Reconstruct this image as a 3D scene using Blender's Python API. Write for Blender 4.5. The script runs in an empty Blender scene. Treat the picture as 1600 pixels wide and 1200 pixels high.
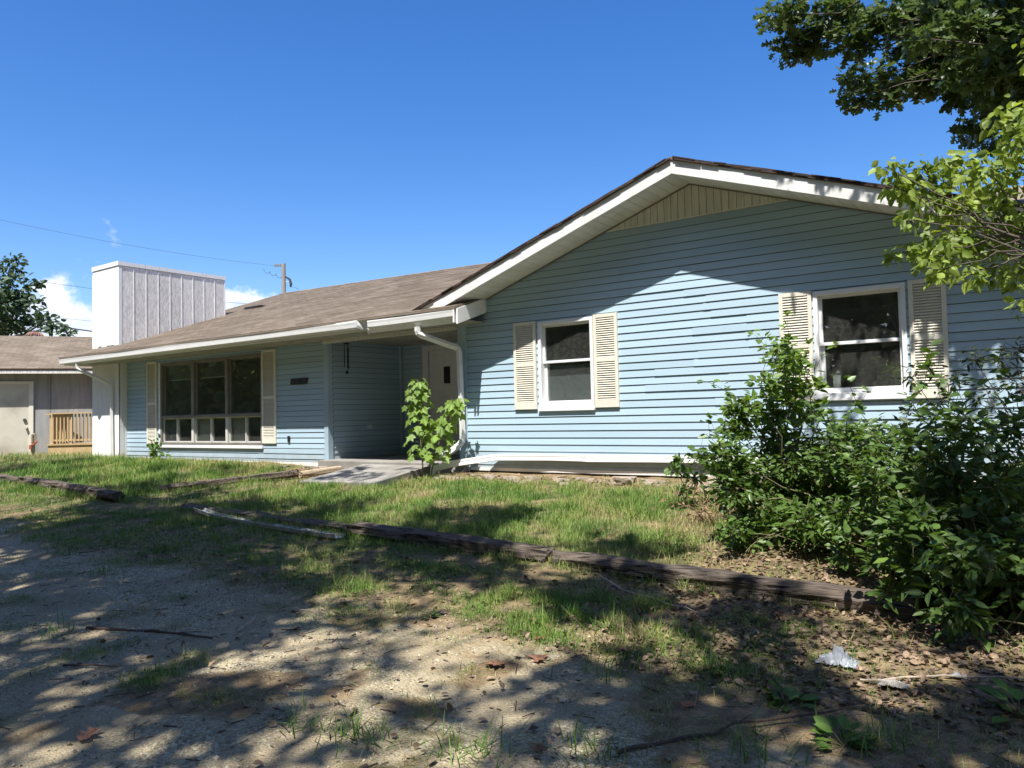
import bpy, bmesh, math, random
import numpy as np
from mathutils import Vector, Matrix, noise

random.seed(7); np.random.seed(7)
SC = bpy.context.scene
COL = SC.collection

# ------------------------------------------------------------------ camera, sky, sun, exposure
CAM_LOC = Vector((0.0, -9.5388, 0.3388))
YAW, PITCH, ROLL = -0.6285, 0.0395, -0.0223
fw = Vector((math.sin(YAW)*math.cos(PITCH), math.cos(YAW)*math.cos(PITCH), math.sin(PITCH)))
rt0 = Vector((math.cos(YAW), -math.sin(YAW), 0)); up0 = rt0.cross(fw)
rt = math.cos(ROLL)*rt0 + math.sin(ROLL)*up0
up = -math.sin(ROLL)*rt0 + math.cos(ROLL)*up0
cd = bpy.data.cameras.new('camera'); cam = bpy.data.objects.new('camera', cd); COL.objects.link(cam)
cd.sensor_width = 36.0; cd.lens = 36.0*1224.16/1600; cd.clip_start = 0.05; cd.clip_end = 3000
m = Matrix.Identity(4)
for i in range(3):
    m[i][0] = rt[i]; m[i][1] = up[i]; m[i][2] = -fw[i]; m[i][3] = CAM_LOC[i]
cam.matrix_world = m
SC.camera = cam

SUN = Vector((0.125, -0.447, 0.886)).normalized()
SUN_EL = math.asin(SUN.z); SUN_ROT = math.atan2(SUN.x, SUN.y)
world = bpy.data.worlds.new('World'); SC.world = world; world.use_nodes = True
nt = world.node_tree; nt.nodes.clear()
def N(nt, t, **kw):
    n = nt.nodes.new(t)
    for k, v in kw.items():
        setattr(n, k, v)
    return n
wo = N(nt, 'ShaderNodeOutputWorld'); bg = N(nt, 'ShaderNodeBackground'); bg.inputs['Strength'].default_value = 0.058
sky = N(nt, 'ShaderNodeTexSky', sky_type='NISHITA', sun_disc=False, sun_elevation=SUN_EL, sun_rotation=SUN_ROT)
sky.air_density = 1.0; sky.dust_density = 0.9; sky.ozone_density = 2.6; sky.altitude = 150
hsv = N(nt, 'ShaderNodeHueSaturation'); hsv.inputs['Saturation'].default_value = 1.36; hsv.inputs['Value'].default_value = 1.66; hsv.inputs['Hue'].default_value = 0.511
nt.links.new(sky.outputs[0], hsv.inputs['Color'])
# a bank of fair-weather cumulus standing low round the whole horizon
geo = N(nt, 'ShaderNodeTexCoord')
sep = N(nt, 'ShaderNodeSeparateXYZ'); nt.links.new(geo.outputs['Generated'], sep.inputs[0])
mp = N(nt, 'ShaderNodeMapping'); mp.inputs['Scale'].default_value = (1, 1, 1.5); mp.inputs['Location'].default_value = (0.30, 0.12, 0.0)
nt.links.new(geo.outputs['Generated'], mp.inputs[0])
n1 = N(nt, 'ShaderNodeTexNoise'); n1.inputs['Scale'].default_value = 6.5; n1.inputs['Detail'].default_value = 9; n1.inputs['Roughness'].default_value = 0.56
nt.links.new(mp.outputs[0], n1.inputs['Vector'])
fall = N(nt, 'ShaderNodeMapRange'); fall.inputs['From Min'].default_value = 0.02; fall.inputs['From Max'].default_value = 0.30
fall.inputs['To Min'].default_value = 0.33; fall.inputs['To Max'].default_value = -0.42
nt.links.new(sep.outputs['Z'], fall.inputs[0])
ad = N(nt, 'ShaderNodeMath', operation='ADD'); nt.links.new(n1.outputs[0], ad.inputs[0]); nt.links.new(fall.outputs[0], ad.inputs[1])
cr = N(nt, 'ShaderNodeMapRange', interpolation_type='SMOOTHSTEP'); cr.inputs['From Min'].default_value = 0.505; cr.inputs['From Max'].default_value = 0.575
nt.links.new(ad.outputs[0], cr.inputs[0])
n2 = N(nt, 'ShaderNodeTexNoise'); n2.inputs['Scale'].default_value = 15; n2.inputs['Detail'].default_value = 8
nt.links.new(mp.outputs[0], n2.inputs['Vector'])
cc = N(nt, 'ShaderNodeValToRGB')
cc.color_ramp.elements[0].position = 0.30; cc.color_ramp.elements[0].color = (5.5, 6.6, 8.6, 1)
cc.color_ramp.elements[1].position = 0.6; cc.color_ramp.elements[1].color = (10.2, 10.5, 11.0, 1)
nt.links.new(n2.outputs[0], cc.inputs[0])
mx = N(nt, 'ShaderNodeMix', data_type='RGBA')
nt.links.new(cr.outputs[0], mx.inputs[0]); nt.links.new(hsv.outputs[0], mx.inputs[6]); nt.links.new(cc.outputs[0], mx.inputs[7])
nt.links.new(mx.outputs[2], bg.inputs['Color']); nt.links.new(bg.outputs[0], wo.inputs['Surface'])

sd = bpy.data.lights.new('sun', 'SUN'); sd.energy = 4.25; sd.angle = math.radians(0.53); sd.color = (1.0, 0.955, 0.89)
sun = bpy.data.objects.new('sun', sd); COL.objects.link(sun); sun.location = (0, -20, 40)
sun.rotation_euler = (-SUN).to_track_quat('-Z', 'Y').to_euler()
vs = SC.view_settings; SC.display_settings.display_device = 'sRGB'
vs.view_transform = 'Standard'; vs.look = 'None'; vs.gamma = 1.0; vs.use_curve_mapping = False; vs.exposure = 1.08
SC.render.engine = 'CYCLES'
SC.cycles.max_bounces = 8; SC.cycles.transparent_max_bounces = 12; SC.cycles.diffuse_bounces = 3; SC.cycles.glossy_bounces = 4

# ------------------------------------------------------------------ materials
def mat(name, c1, c2=None, scale=4.0, stretch=(1, 1, 1), rough=0.6, bump=0.0, bscale=None, detail=5, lo=0.35, hi=0.65,
        rnd=0.0, spec=0.4, trans=0.0, c3=None, s3=1.0, lo3=0.5, hi3=0.7, metal=0.0, dirt=None):
    """principled surface, colour mixed by object-space noise; rnd varies it per piece (attribute 'rnd' or object random)"""
    M = bpy.data.materials.new(name); M.use_nodes = True; t = M.node_tree; L = t.links; t.nodes.clear()
    o = N(t, 'ShaderNodeOutputMaterial'); p = N(t, 'ShaderNodeBsdfPrincipled')
    p.inputs['Roughness'].default_value = rough; p.inputs['Specular IOR Level'].default_value = spec; p.inputs['Metallic'].default_value = metal
    g = N(t, 'ShaderNodeNewGeometry')
    mpn = N(t, 'ShaderNodeMapping'); mpn.inputs['Scale'].default_value = stretch; L.new(g.outputs['Position'], mpn.inputs[0])
    col = None
    if c2 is None: c2 = tuple(v*0.82 for v in c1)
    nz = N(t, 'ShaderNodeTexNoise'); nz.inputs['Scale'].default_value = scale; nz.inputs['Detail'].default_value = detail; nz.inputs['Roughness'].default_value = 0.6
    L.new(mpn.outputs[0], nz.inputs['Vector'])
    r = N(t, 'ShaderNodeMapRange'); r.inputs['From Min'].default_value = lo; r.inputs['From Max'].default_value = hi; L.new(nz.outputs[0], r.inputs[0])
    mx = N(t, 'ShaderNodeMix', data_type='RGBA'); mx.inputs[6].default_value = (*c1, 1); mx.inputs[7].default_value = (*c2, 1); L.new(r.outputs[0], mx.inputs[0])
    col = mx.outputs[2]
    if c3 is not None:
        nz3 = N(t, 'ShaderNodeTexNoise'); nz3.inputs['Scale'].default_value = s3; nz3.inputs['Detail'].default_value = 6; L.new(mpn.outputs[0], nz3.inputs['Vector'])
        r3 = N(t, 'ShaderNodeMapRange'); r3.inputs['From Min'].default_value = lo3; r3.inputs['From Max'].default_value = hi3; L.new(nz3.outputs[0], r3.inputs[0])
        m3 = N(t, 'ShaderNodeMix', data_type='RGBA'); L.new(r3.outputs[0], m3.inputs[0]); L.new(col, m3.inputs[6]); m3.inputs[7].default_value = (*c3, 1); col = m3.outputs[2]
    if dirt is not None:                          # splashed soil low on the walls
        sz = N(t, 'ShaderNodeSeparateXYZ'); L.new(g.outputs['Position'], sz.inputs[0]); rz = N(t, 'ShaderNodeMapRange'); rz.inputs['From Min'].default_value = dirt[1]; rz.inputs['From Max'].default_value = dirt[0]; rz.inputs['To Min'].default_value = 0; rz.inputs['To Max'].default_value = .75; L.new(sz.outputs['Z'], rz.inputs[0])
        nd = N(t, 'ShaderNodeTexNoise'); nd.inputs['Scale'].default_value = 6; nd.inputs['Detail'].default_value = 7; L.new(g.outputs['Position'], nd.inputs['Vector']); md = N(t, 'ShaderNodeMath', operation='MULTIPLY'); L.new(rz.outputs[0], md.inputs[0]); L.new(nd.outputs[0], md.inputs[1])
        m5 = N(t, 'ShaderNodeMix', data_type='RGBA'); L.new(md.outputs[0], m5.inputs[0]); L.new(col, m5.inputs[6]); m5.inputs[7].default_value = (.25, .2, .14, 1); col = m5.outputs[2]
    if rnd:
        at = N(t, 'ShaderNodeAttribute'); at.attribute_name = 'rnd'
        oi = N(t, 'ShaderNodeObjectInfo')
        a = N(t, 'ShaderNodeMath', operation='ADD'); L.new(at.outputs['Fac'], a.inputs[0]); L.new(oi.outputs['Random'], a.inputs[1])
        fr = N(t, 'ShaderNodeMath', operation='FRACT'); L.new(a.outputs[0], fr.inputs[0])
        mr = N(t, 'ShaderNodeMapRange'); mr.inputs['To Min'].default_value = 1-rnd; mr.inputs['To Max'].default_value = 1+rnd; L.new(fr.outputs[0], mr.inputs[0])
        h = N(t, 'ShaderNodeHueSaturation'); L.new(mr.outputs[0], h.inputs['Value']); L.new(col, h.inputs['Color']); col = h.outputs[0]
    L.new(col, p.inputs['Base Color'])
    if bump:
        nb = N(t, 'ShaderNodeTexNoise'); nb.inputs['Scale'].default_value = bscale or scale*4; nb.inputs['Detail'].default_value = 4; L.new(mpn.outputs[0], nb.inputs['Vector'])
        b = N(t, 'ShaderNodeBump'); b.inputs['Strength'].default_value = 0.6; b.inputs['Distance'].default_value = bump; L.new(nb.outputs[0], b.inputs['Height']); L.new(b.outputs[0], p.inputs['Normal'])
    out = p.outputs[0]
    if trans:
        tl = N(t, 'ShaderNodeBsdfTranslucent'); h2 = N(t, 'ShaderNodeHueSaturation'); h2.inputs['Saturation'].default_value = 1.15; h2.inputs['Value'].default_value = 1.3
        h2.inputs['Hue'].default_value = 0.485
        L.new(col, h2.inputs['Color']); L.new(h2.outputs[0], tl.inputs['Color'])
        ms = N(t, 'ShaderNodeMixShader'); ms.inputs[0].default_value = trans; L.new(out, ms.inputs[1]); L.new(tl.outputs[0], ms.inputs[2]); out = ms.outputs[0]
    L.new(out, o.inputs['Surface'])
    return M

def glass_mat(name, tint=(0.9, 0.95, 0.95), refl=1.0):
    M = bpy.data.materials.new(name); M.use_nodes = True; t = M.node_tree; L = t.links; t.nodes.clear()
    o = N(t, 'ShaderNodeOutputMaterial'); tr = N(t, 'ShaderNodeBsdfTransparent'); tr.inputs[0].default_value = (*tint, 1)
    g = N(t, 'ShaderNodeBsdfGlossy'); g.inputs['Roughness'].default_value = 0.0; g.inputs[0].default_value = (refl, refl, refl, 1)
    f = N(t, 'ShaderNodeFresnel'); gb = N(t, 'ShaderNodeNewGeometry'); e1 = N(t, 'ShaderNodeMath', operation='MULTIPLY_ADD'); e1.inputs[1].default_value = -2; e1.inputs[2].default_value = 1; L.new(gb.outputs['Backfacing'], e1.inputs[0]); e2 = N(t, 'ShaderNodeMath', operation='POWER'); e2.inputs[0].default_value = 1.95; L.new(e1.outputs[0], e2.inputs[1]); L.new(e2.outputs[0], f.inputs[0])
    nz = N(t, 'ShaderNodeTexNoise'); nz.inputs['Scale'].default_value = 2.2; b = N(t, 'ShaderNodeBump'); b.inputs['Distance'].default_value = 0.0012; b.inputs['Strength'].default_value = 0.5
    gg = N(t, 'ShaderNodeNewGeometry'); L.new(gg.outputs['Position'], nz.inputs['Vector']); L.new(nz.outputs[0], b.inputs['Height']); L.new(b.outputs[0], g.inputs['Normal'])
    mx = N(t, 'ShaderNodeMixShader'); L.new(f.outputs[0], mx.inputs[0]); L.new(tr.outputs[0], mx.inputs[1]); L.new(g.outputs[0], mx.inputs[2])
    df = N(t, 'ShaderNodeBsdfDiffuse'); df.inputs[0].default_value = (.55, .54, .5, 1); n9 = N(t, 'ShaderNodeTexNoise'); n9.inputs['Scale'].default_value = 24; n9.inputs['Detail'].default_value = 7; L.new(gg.outputs['Position'], n9.inputs['Vector'])  # pale haze mixed over the glass to brighten the dark panes
    r9 = N(t, 'ShaderNodeMapRange'); r9.inputs['From Min'].default_value = .3; r9.inputs['From Max'].default_value = .75; r9.inputs['To Min'].default_value = .02; r9.inputs['To Max'].default_value = .055; L.new(n9.outputs[0], r9.inputs[0])
    m9 = N(t, 'ShaderNodeMixShader'); L.new(r9.outputs[0], m9.inputs[0]); L.new(mx.outputs[0], m9.inputs[1]); L.new(df.outputs[0], m9.inputs[2]); L.new(m9.outputs[0], o.inputs[0])
    return M

MT = {}
MT['siding'] = mat('blue_vinyl', (0.405, 0.538, 0.632), (0.375, 0.508, 0.60), scale=1.3, stretch=(.35, .35, 2), rough=0.5, rnd=0.06, bump=0.0006, bscale=60, c3=(0.36, 0.47, 0.57), s3=0.8, lo3=.52, hi3=.8, dirt=(-.5, -.1))
MT['corner'] = mat('blue_corner_vinyl', (0.405, 0.538, 0.632), rough=0.5, scale=2)
MT['white'] = mat('white_paint', (0.80, 0.80, 0.78), (0.72, 0.72, 0.69), scale=2.5, rough=0.45, c3=(0.60, 0.58, 0.52), s3=5, lo3=.6, hi3=.85)
MT['gutter'] = mat('white_aluminium', (0.78, 0.78, 0.77), (0.70, 0.70, 0.68), scale=1.5, stretch=(1, 1, 3), rough=0.4, c3=(0.50, 0.48, 0.43), s3=7, lo3=.6, hi3=.85, bump=0.001, bscale=6)
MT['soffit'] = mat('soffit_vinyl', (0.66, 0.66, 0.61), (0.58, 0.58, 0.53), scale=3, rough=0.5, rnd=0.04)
MT['dark_soffit'] = mat('dark_beige_soffit', (0.36, 0.35, 0.29), (0.24, 0.24, 0.2), scale=4, rough=0.6, rnd=0.05)  # darker beige than the rake planks
MT['beige'] = mat('beige_vinyl', (0.80, 0.79, 0.72), (0.66, 0.65, 0.58), scale=3, stretch=(6, 6, .6), rough=0.55, rnd=0.06)
MT['cream'] = mat('cream_shutter', (0.76, 0.73, 0.63), (0.70, 0.67, 0.57), scale=3, rough=0.5, rnd=0.02)
MT['shingle'] = mat('brown_asphalt_shingle', (0.188, 0.152, 0.116), (0.152, 0.123, 0.093), scale=9, stretch=(1, 1, 1), rough=0.95, spec=0.15, rnd=0.11, bump=0.003, bscale=90, c3=(0.235, 0.196, 0.153), s3=1.2, lo3=.45, hi3=.75)
MT['shingle_edge'] = mat('dark_shingle_edge', (0.055, 0.045, 0.042), (0.09, 0.06, 0.05), scale=12, rough=0.95, spec=0.1, rnd=0.3)
MT['chim'] = mat('weathered_grey_panel', (0.84, 0.81, 0.75), (0.70, 0.67, 0.62), scale=6, stretch=(4, 4, 1), rough=0.75, rnd=0.05, c3=(0.48, 0.46, 0.42), s3=11, lo3=.44, hi3=.72, bump=0.002, bscale=30)
MT['chimw'] = mat('chalky_white_paint', (0.80, 0.80, 0.78), (0.74, 0.74, 0.72), scale=4, stretch=(6, 6, .7), rough=0.7, c3=(0.46, 0.43, 0.38), s3=5, lo3=.58, hi3=.85, rnd=0.02)
MT['frame'] = mat('white_window_vinyl', (0.80, 0.81, 0.82), (0.76, 0.77, 0.78), scale=3, rough=0.4)
MT['shadealu'] = mat('shade_toned_aluminium', (0.22, 0.21, 0.185), (0.17, 0.16, 0.145), scale=5, rough=0.5)  # eave shade put into the aluminium's colour; small trims borrow it
MT['dirty_gutter'] = mat('dirty_aluminium', (0.60, 0.60, 0.58), (0.42, 0.41, 0.38), scale=6, rough=0.6, c3=(0.22, 0.19, 0.15), s3=9, lo3=.5, hi3=.7)
MT['sunalu'] = mat('sun_toned_aluminium', (0.62, 0.61, 0.57), (0.54, 0.53, 0.5), scale=5, rough=0.45)  # same frame aluminium in a sunlit tone; small fittings borrow it
MT['glass'] = glass_mat('window_glass')
MT['room'] = mat('dim_room', (0.34, 0.33, 0.31), (0.28, 0.27, 0.26), rough=0.9)
MT['blind'] = mat('grey_blind', (0.13, 0.135, 0.135), (0.10, 0.105, 0.105), scale=2, rough=0.8)
MT['tanblind'] = mat('tan_board', (0.42, 0.37, 0.31), (0.37, 0.32, 0.27), scale=2, rough=0.8)
MT['black'] = mat('black_metal', (0.015, 0.015, 0.016), (0.02, 0.02, 0.02), rough=0.5)
MT['dark'] = mat('dark_trim', (0.05, 0.05, 0.05), (0.08, 0.08, 0.075), rough=0.6)
MT['door'] = mat('off_white_door', (0.76, 0.77, 0.76), (0.70, 0.71, 0.70), scale=3, rough=0.5)
MT['concrete'] = mat('old_concrete', (0.30, 0.285, 0.26), (0.23, 0.22, 0.20), scale=3, rough=0.9, spec=0.2, bump=0.004, bscale=40, c3=(0.17, 0.155, 0.13), s3=2, lo3=.5, hi3=.8)
MT['tie'] = mat('old_railway_tie', (0.165, 0.135, 0.108), (0.07, 0.055, 0.045), scale=12, stretch=(.5, 6, 6), rough=0.9, spec=0.2, bump=0.03, bscale=14, c3=(0.018, 0.014, 0.012), s3=7, lo3=.55, hi3=.62)
MT['paletie'] = mat('bleached_timber', (0.42, 0.34, 0.24), (0.3, 0.24, 0.17), scale=6, stretch=(1, 5, 5), rough=0.9, bump=0.01)
MT['garage'] = mat('grey_stained_plywood', (0.36, 0.36, 0.355), (0.27, 0.27, 0.27), scale=2.2, stretch=(3, 3, .4), rough=0.85, spec=0.2, c3=(0.42, 0.40, 0.37), s3=2, lo3=.5, hi3=.75)
MT['gdoor'] = mat('cream_garage_door', (0.62, 0.585, 0.49), (0.56, 0.53, 0.45), scale=2, rough=0.7, c3=(0.40, 0.37, 0.3), s3=1.2)
MT['deck'] = mat('new_pine', (0.52, 0.39, 0.21), (0.42, 0.30, 0.16), scale=6, stretch=(4, 4, .8), rough=0.75, rnd=0.1)
MT['pole'] = mat('grey_pole_wood', (0.34, 0.30, 0.26), (0.25, 0.22, 0.19), scale=5, stretch=(6, 6, .5), rough=0.9)
MT['rust'] = mat('rusty_vent', (0.27, 0.15, 0.11), (0.20, 0.11, 0.08), scale=9, rough=0.7, rnd=0.2)
MT['red'] = mat('faded_red_paint', (0.45, 0.13, 0.07), (0.36, 0.12, 0.08), scale=20, rough=0.6)
MT['wire'] = mat('dark_cable', (0.05, 0.055, 0.07), rough=0.7)
MT['porcelain'] = mat('insulator', (0.35, 0.36, 0.38), (0.1, 0.1, 0.1), scale=30, rough=0.4)
MT['stone'] = mat('pale_rubble', (0.30, 0.255, 0.205), (0.22, 0.185, 0.15), scale=9, rough=0.95, spec=0.15, rnd=0.25, bump=0.008, bscale=25, c3=(0.28, 0.2, 0.13), s3=4, lo3=.5, hi3=.7)
MT['plastic'] = mat('crumpled_plastic', (0.38, 0.41, 0.45), (0.22, 0.24, 0.27), scale=14, rough=0.35, trans=0.2)
MT['paper'] = mat('dirty_paper', (0.42, 0.40, 0.36), (0.27, 0.25, 0.22), scale=16, rough=0.8)
MT['deadleaf'] = mat('orange_dead_leaf', (0.27, 0.135, 0.075), (0.19, 0.095, 0.06), scale=14, rough=0.8, rnd=0.25, trans=0.15)
MT['litter'] = mat('brown_leaf_litter', (0.27, 0.195, 0.13), (0.13, 0.09, 0.06), scale=22, rough=0.85, rnd=0.6, trans=0.1)
MT['twig'] = mat('dead_twig', (0.10, 0.07, 0.05), (0.07, 0.05, 0.04), scale=20, rough=0.9)
MT['paletwig'] = mat('bleached_twig', (0.42, 0.36, 0.28), (0.34, 0.28, 0.21), scale=20, rough=0.9)
MT['bark'] = mat('grey_bark', (0.13, 0.105, 0.085), (0.08, 0.065, 0.055), scale=8, stretch=(4, 4, 1), rough=0.95, bump=0.02)
MT['stem'] = mat('green_stem', (0.17, 0.17, 0.075), (0.13, 0.11, 0.06), scale=12, rough=0.7)
MT['oakleaf'] = mat('oak_leaf', (0.092, 0.14, 0.042), (0.07, 0.112, 0.034), scale=1.2, rough=0.38, rnd=0.35, trans=0.38, spec=0.5)
MT['budleaf'] = mat('yellow_green_leaf', (0.27, 0.345, 0.075), (0.16, 0.24, 0.05), scale=2.2, rough=0.5, rnd=0.35, trans=0.4)
MT['shrubleaf'] = mat('mid_green_leaf', (0.10, 0.175, 0.032), (0.07, 0.13, 0.026), scale=2.5, rough=0.42, rnd=0.35, trans=0.3, spec=0.5)
MT['lightleaf'] = mat('light_green_leaf', (0.15, 0.235, 0.045), (0.10, 0.18, 0.035), scale=2.5, rough=0.45, rnd=0.3, trans=0.35)
MT['darkleaf'] = mat('dark_bush_leaf', (0.088, 0.155, 0.03), (0.06, 0.115, 0.024), scale=2.5, rough=0.5, rnd=0.4, trans=0.32, spec=0.5)
MT['nandleaf'] = mat('narrow_leaf', (0.05, 0.085, 0.025), (0.07, 0.07, 0.03), scale=2.5, rough=0.45, rnd=0.35, trans=0.2)
MT['sapleaf'] = mat('maple_sapling_leaf', (0.20, 0.31, 0.055), (0.16, 0.26, 0.045), scale=4, rough=0.5, rnd=0.22, trans=0.4)
MT['farleaf'] = mat('distant_leaf', (0.07, 0.11, 0.045), (0.05, 0.085, 0.04), scale=.8, rough=0.6, rnd=0.35, trans=0.25)
MT['woodleaf'] = mat('woodland_leaf', (0.30, 0.32, 0.12), (0.16, 0.20, 0.08), scale=.4, rough=0.7, rnd=0.4, trans=0.5)
MT['weed'] = mat('weed_leaf', (0.10, 0.18, 0.03), (0.08, 0.14, 0.028), scale=5, rough=0.5, rnd=0.3, trans=0.3)
MT['stalk'] = mat('dry_stalk', (0.30, 0.20, 0.11), (0.2, 0.13, 0.08), scale=6, rough=0.9, rnd=0.3)

OAK_CLUMPS = [(-2.62,-0.39,4.91,0.26), (-2.46,0.07,4.81,0.31), (-2.20,0.06,4.99,0.34), (-2.73,-0.05,4.68,0.17), (-2.55,0.10,4.61,0.15), (-1.91,-0.05,4.59,0.29), (-1.68,0.05,4.78,0.29), (-2.04,0.72,4.41,0.28), (-2.00,0.13,3.93,0.15), (-1.75,0.28,4.02,0.24), (-1.66,1.18,4.37,0.30), (-1.39,0.80,4.21,0.21), (-1.68,0.97,4.75,0.17), (-1.42,0.74,5.02,0.30), (-1.27,1.05,4.77,0.27), (-1.02,0.68,4.79,0.30), (-1.18,1.12,4.46,0.27), (-0.98,1.51,4.78,0.36), (-0.84,1.25,4.26,0.31), (-1.05,1.35,4.15,0.20), (-0.70,1.49,5.01,0.35), (-0.46,1.01,4.51,0.29), (-0.60,1.68,4.41,0.31), (-0.48,1.60,4.04,0.27), (-0.68,1.14,3.83,0.22), (-0.82,0.75,3.52,0.18), (-1.02,1.53,3.72,0.14), (-0.77,1.28,3.43,0.14), (-0.56,1.70,3.77,0.22), (-0.42,1.95,4.38,0.32), (-0.38,1.76,5.02,0.31)]
OAK_FRONT_CLUMPS = [(-1.03,-0.33,4.48,0.25), (-0.81,-0.86,4.00,0.24), (-0.70,-0.24,4.38,0.26), (-0.52,-0.58,3.92,0.26), (-0.38,0.17,4.37,0.28), (-0.77,-0.18,3.99,0.25), (-0.53,-1.04,3.48,0.24), (-0.36,-0.86,3.58,0.25), (-0.33,-0.72,3.35,0.22), (-0.53,0.14,3.58,0.22), (-0.64,-0.65,3.42,0.19), (-0.36,-0.18,3.21,0.19), (-1.11,-1.20,3.87,0.18), (-0.27,-0.31,3.95,0.25), (-0.43,-0.61,4.23,0.25), (-0.83,-0.91,3.58,0.19)]
REDBUD_CLUMPS = [(-1.16,-2.90,2.21,0.09), (-1.11,-2.85,2.06,0.11), (-1.03,-2.45,2.27,0.13), (-1.02,-2.68,2.03,0.13), (-0.91,-2.33,2.22,0.15), (-0.91,-2.40,1.97,0.16), (-0.74,-2.14,2.26,0.17), (-0.72,-2.46,1.92,0.18), (-0.50,-2.88,2.08,0.14), (-0.55,-2.13,2.01,0.20), (-0.40,-1.92,2.19,0.18), (-0.34,-1.96,2.46,0.16), (-0.35,-2.30,1.84,0.17), (-0.90,-2.53,1.68,0.13), (-0.98,-3.16,1.71,0.09), (-1.17,-2.60,1.58,0.08), (-0.93,-2.70,1.51,0.14), (-0.73,-2.88,1.52,0.15), (-0.77,-3.15,1.32,0.12), (-0.62,-2.18,1.70,0.20), (-0.42,-1.88,1.67,0.19), (-0.64,-3.02,1.28,0.10), (-0.50,-2.14,1.43,0.13), (-0.34,-2.45,1.32,0.12), (-0.36,-2.74,1.04,0.06)]
TALL_SHRUB_CLUMPS = [(-2.09,-2.66,0.94,0.08), (-2.23,-2.35,0.80,0.13), (-2.13,-2.19,0.74,0.13), (-2.19,-2.94,0.55,0.12), (-2.14,-2.40,0.50,0.17), (-1.86,-2.70,0.54,0.12), (-1.98,-2.19,0.33,0.17), (-2.15,-2.65,0.25,0.20), (-2.51,-2.44,0.34,0.13), (-2.64,-2.43,0.16,0.15), (-2.32,-2.60,0.05,0.20), (-2.19,-2.08,-0.03,0.24), (-2.54,-2.94,0.04,0.10), (-2.36,-3.00,-0.15,0.17), (-1.87,-2.20,0.04,0.20), (-1.57,-2.48,0.10,0.15), (-1.68,-2.39,-0.17,0.22), (-2.22,-2.60,-0.34,0.24), (-1.99,-2.25,-0.42,0.26), (-2.30,-2.87,-0.54,0.16), (-2.02,-2.75,-0.70,0.22), (-1.86,-1.92,-0.62,0.26), (-1.46,-2.15,0.04,0.17), (-1.47,-1.58,-0.28,0.24), (-1.62,-1.73,-0.63,0.27), (-1.83,-2.31,-0.91,0.22), (-2.08,-2.42,-1.03,0.14), (-1.62,-2.04,-0.93,0.23), (-1.41,-1.78,-0.84,0.26), (-1.32,-1.80,0.08,0.17)]
LOW_SHRUB_CLUMPS = [(-3.24,-1.77,-0.08,0.13), (-3.41,-1.86,-0.18,0.11), (-3.35,-1.69,-0.36,0.10), (-3.45,-1.93,-0.27,0.07), (-3.09,-1.70,-0.15,0.12), (-3.38,-1.79,-0.48,0.07)]
DARK_BUSH_CLUMPS = [(-0.85,-4.12,0.12,0.14), (-0.69,-3.96,0.19,0.14), (-0.58,-3.29,0.13,0.18), (-0.38,-3.54,0.14,0.17), (-0.86,-3.85,-0.14,0.19), (-0.61,-4.14,-0.11,0.19), (-0.45,-3.67,-0.14,0.20), (-0.35,-3.45,-0.20,0.17), (-0.88,-4.31,-0.37,0.15), (-0.75,-3.70,-0.48,0.21), (-0.55,-3.53,-0.53,0.21), (-0.35,-3.89,-0.51,0.17), (-1.03,-3.88,-0.69,0.13), (-0.85,-3.88,-0.75,0.16), (-0.67,-3.56,-0.83,0.19), (-0.45,-3.68,-0.83,0.18), (-0.78,-3.61,-1.05,0.13), (-0.58,-3.44,-1.14,0.17), (-0.37,-3.91,-1.04,0.15), (-1.01,-4.35,-0.80,0.07), (-0.92,-3.74,-1.02,0.09), (-0.54,-3.20,-1.41,0.13), (-0.36,-3.69,-1.29,0.12)]
WISPY_SHRUB_CLUMPS = [(-1.05,-2.86,0.56,0.10), (-0.96,-2.71,0.63,0.11), (-0.79,-2.74,0.50,0.12), (-0.66,-2.64,0.69,0.11), (-0.50,-2.55,0.69,0.14), (-0.38,-2.43,0.76,0.12), (-0.89,-2.64,0.38,0.10), (-0.59,-2.61,0.45,0.15), (-0.40,-2.42,0.49,0.15), (-1.11,-2.69,0.31,0.09), (-0.93,-3.02,0.26,0.10), (-0.53,-2.39,0.25,0.12)]
FAR_TREE_CLUMPS = [(-42.27,6.63,8.01,0.78), (-40.53,6.38,6.84,0.84), (-40.75,5.92,6.21,1.05), (-41.70,7.41,5.84,0.88), (-39.47,6.91,6.18,0.45), (-38.98,7.12,5.25,0.66), (-40.77,6.75,4.92,0.76), (-42.38,6.55,5.20,0.93), (-38.36,7.27,4.91,0.42), (-38.58,7.94,4.74,0.30), (-39.62,7.11,7.13,0.24), (-42.06,7.12,8.53,0.38), (-40.78,6.70,6.30,0.43)]

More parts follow.
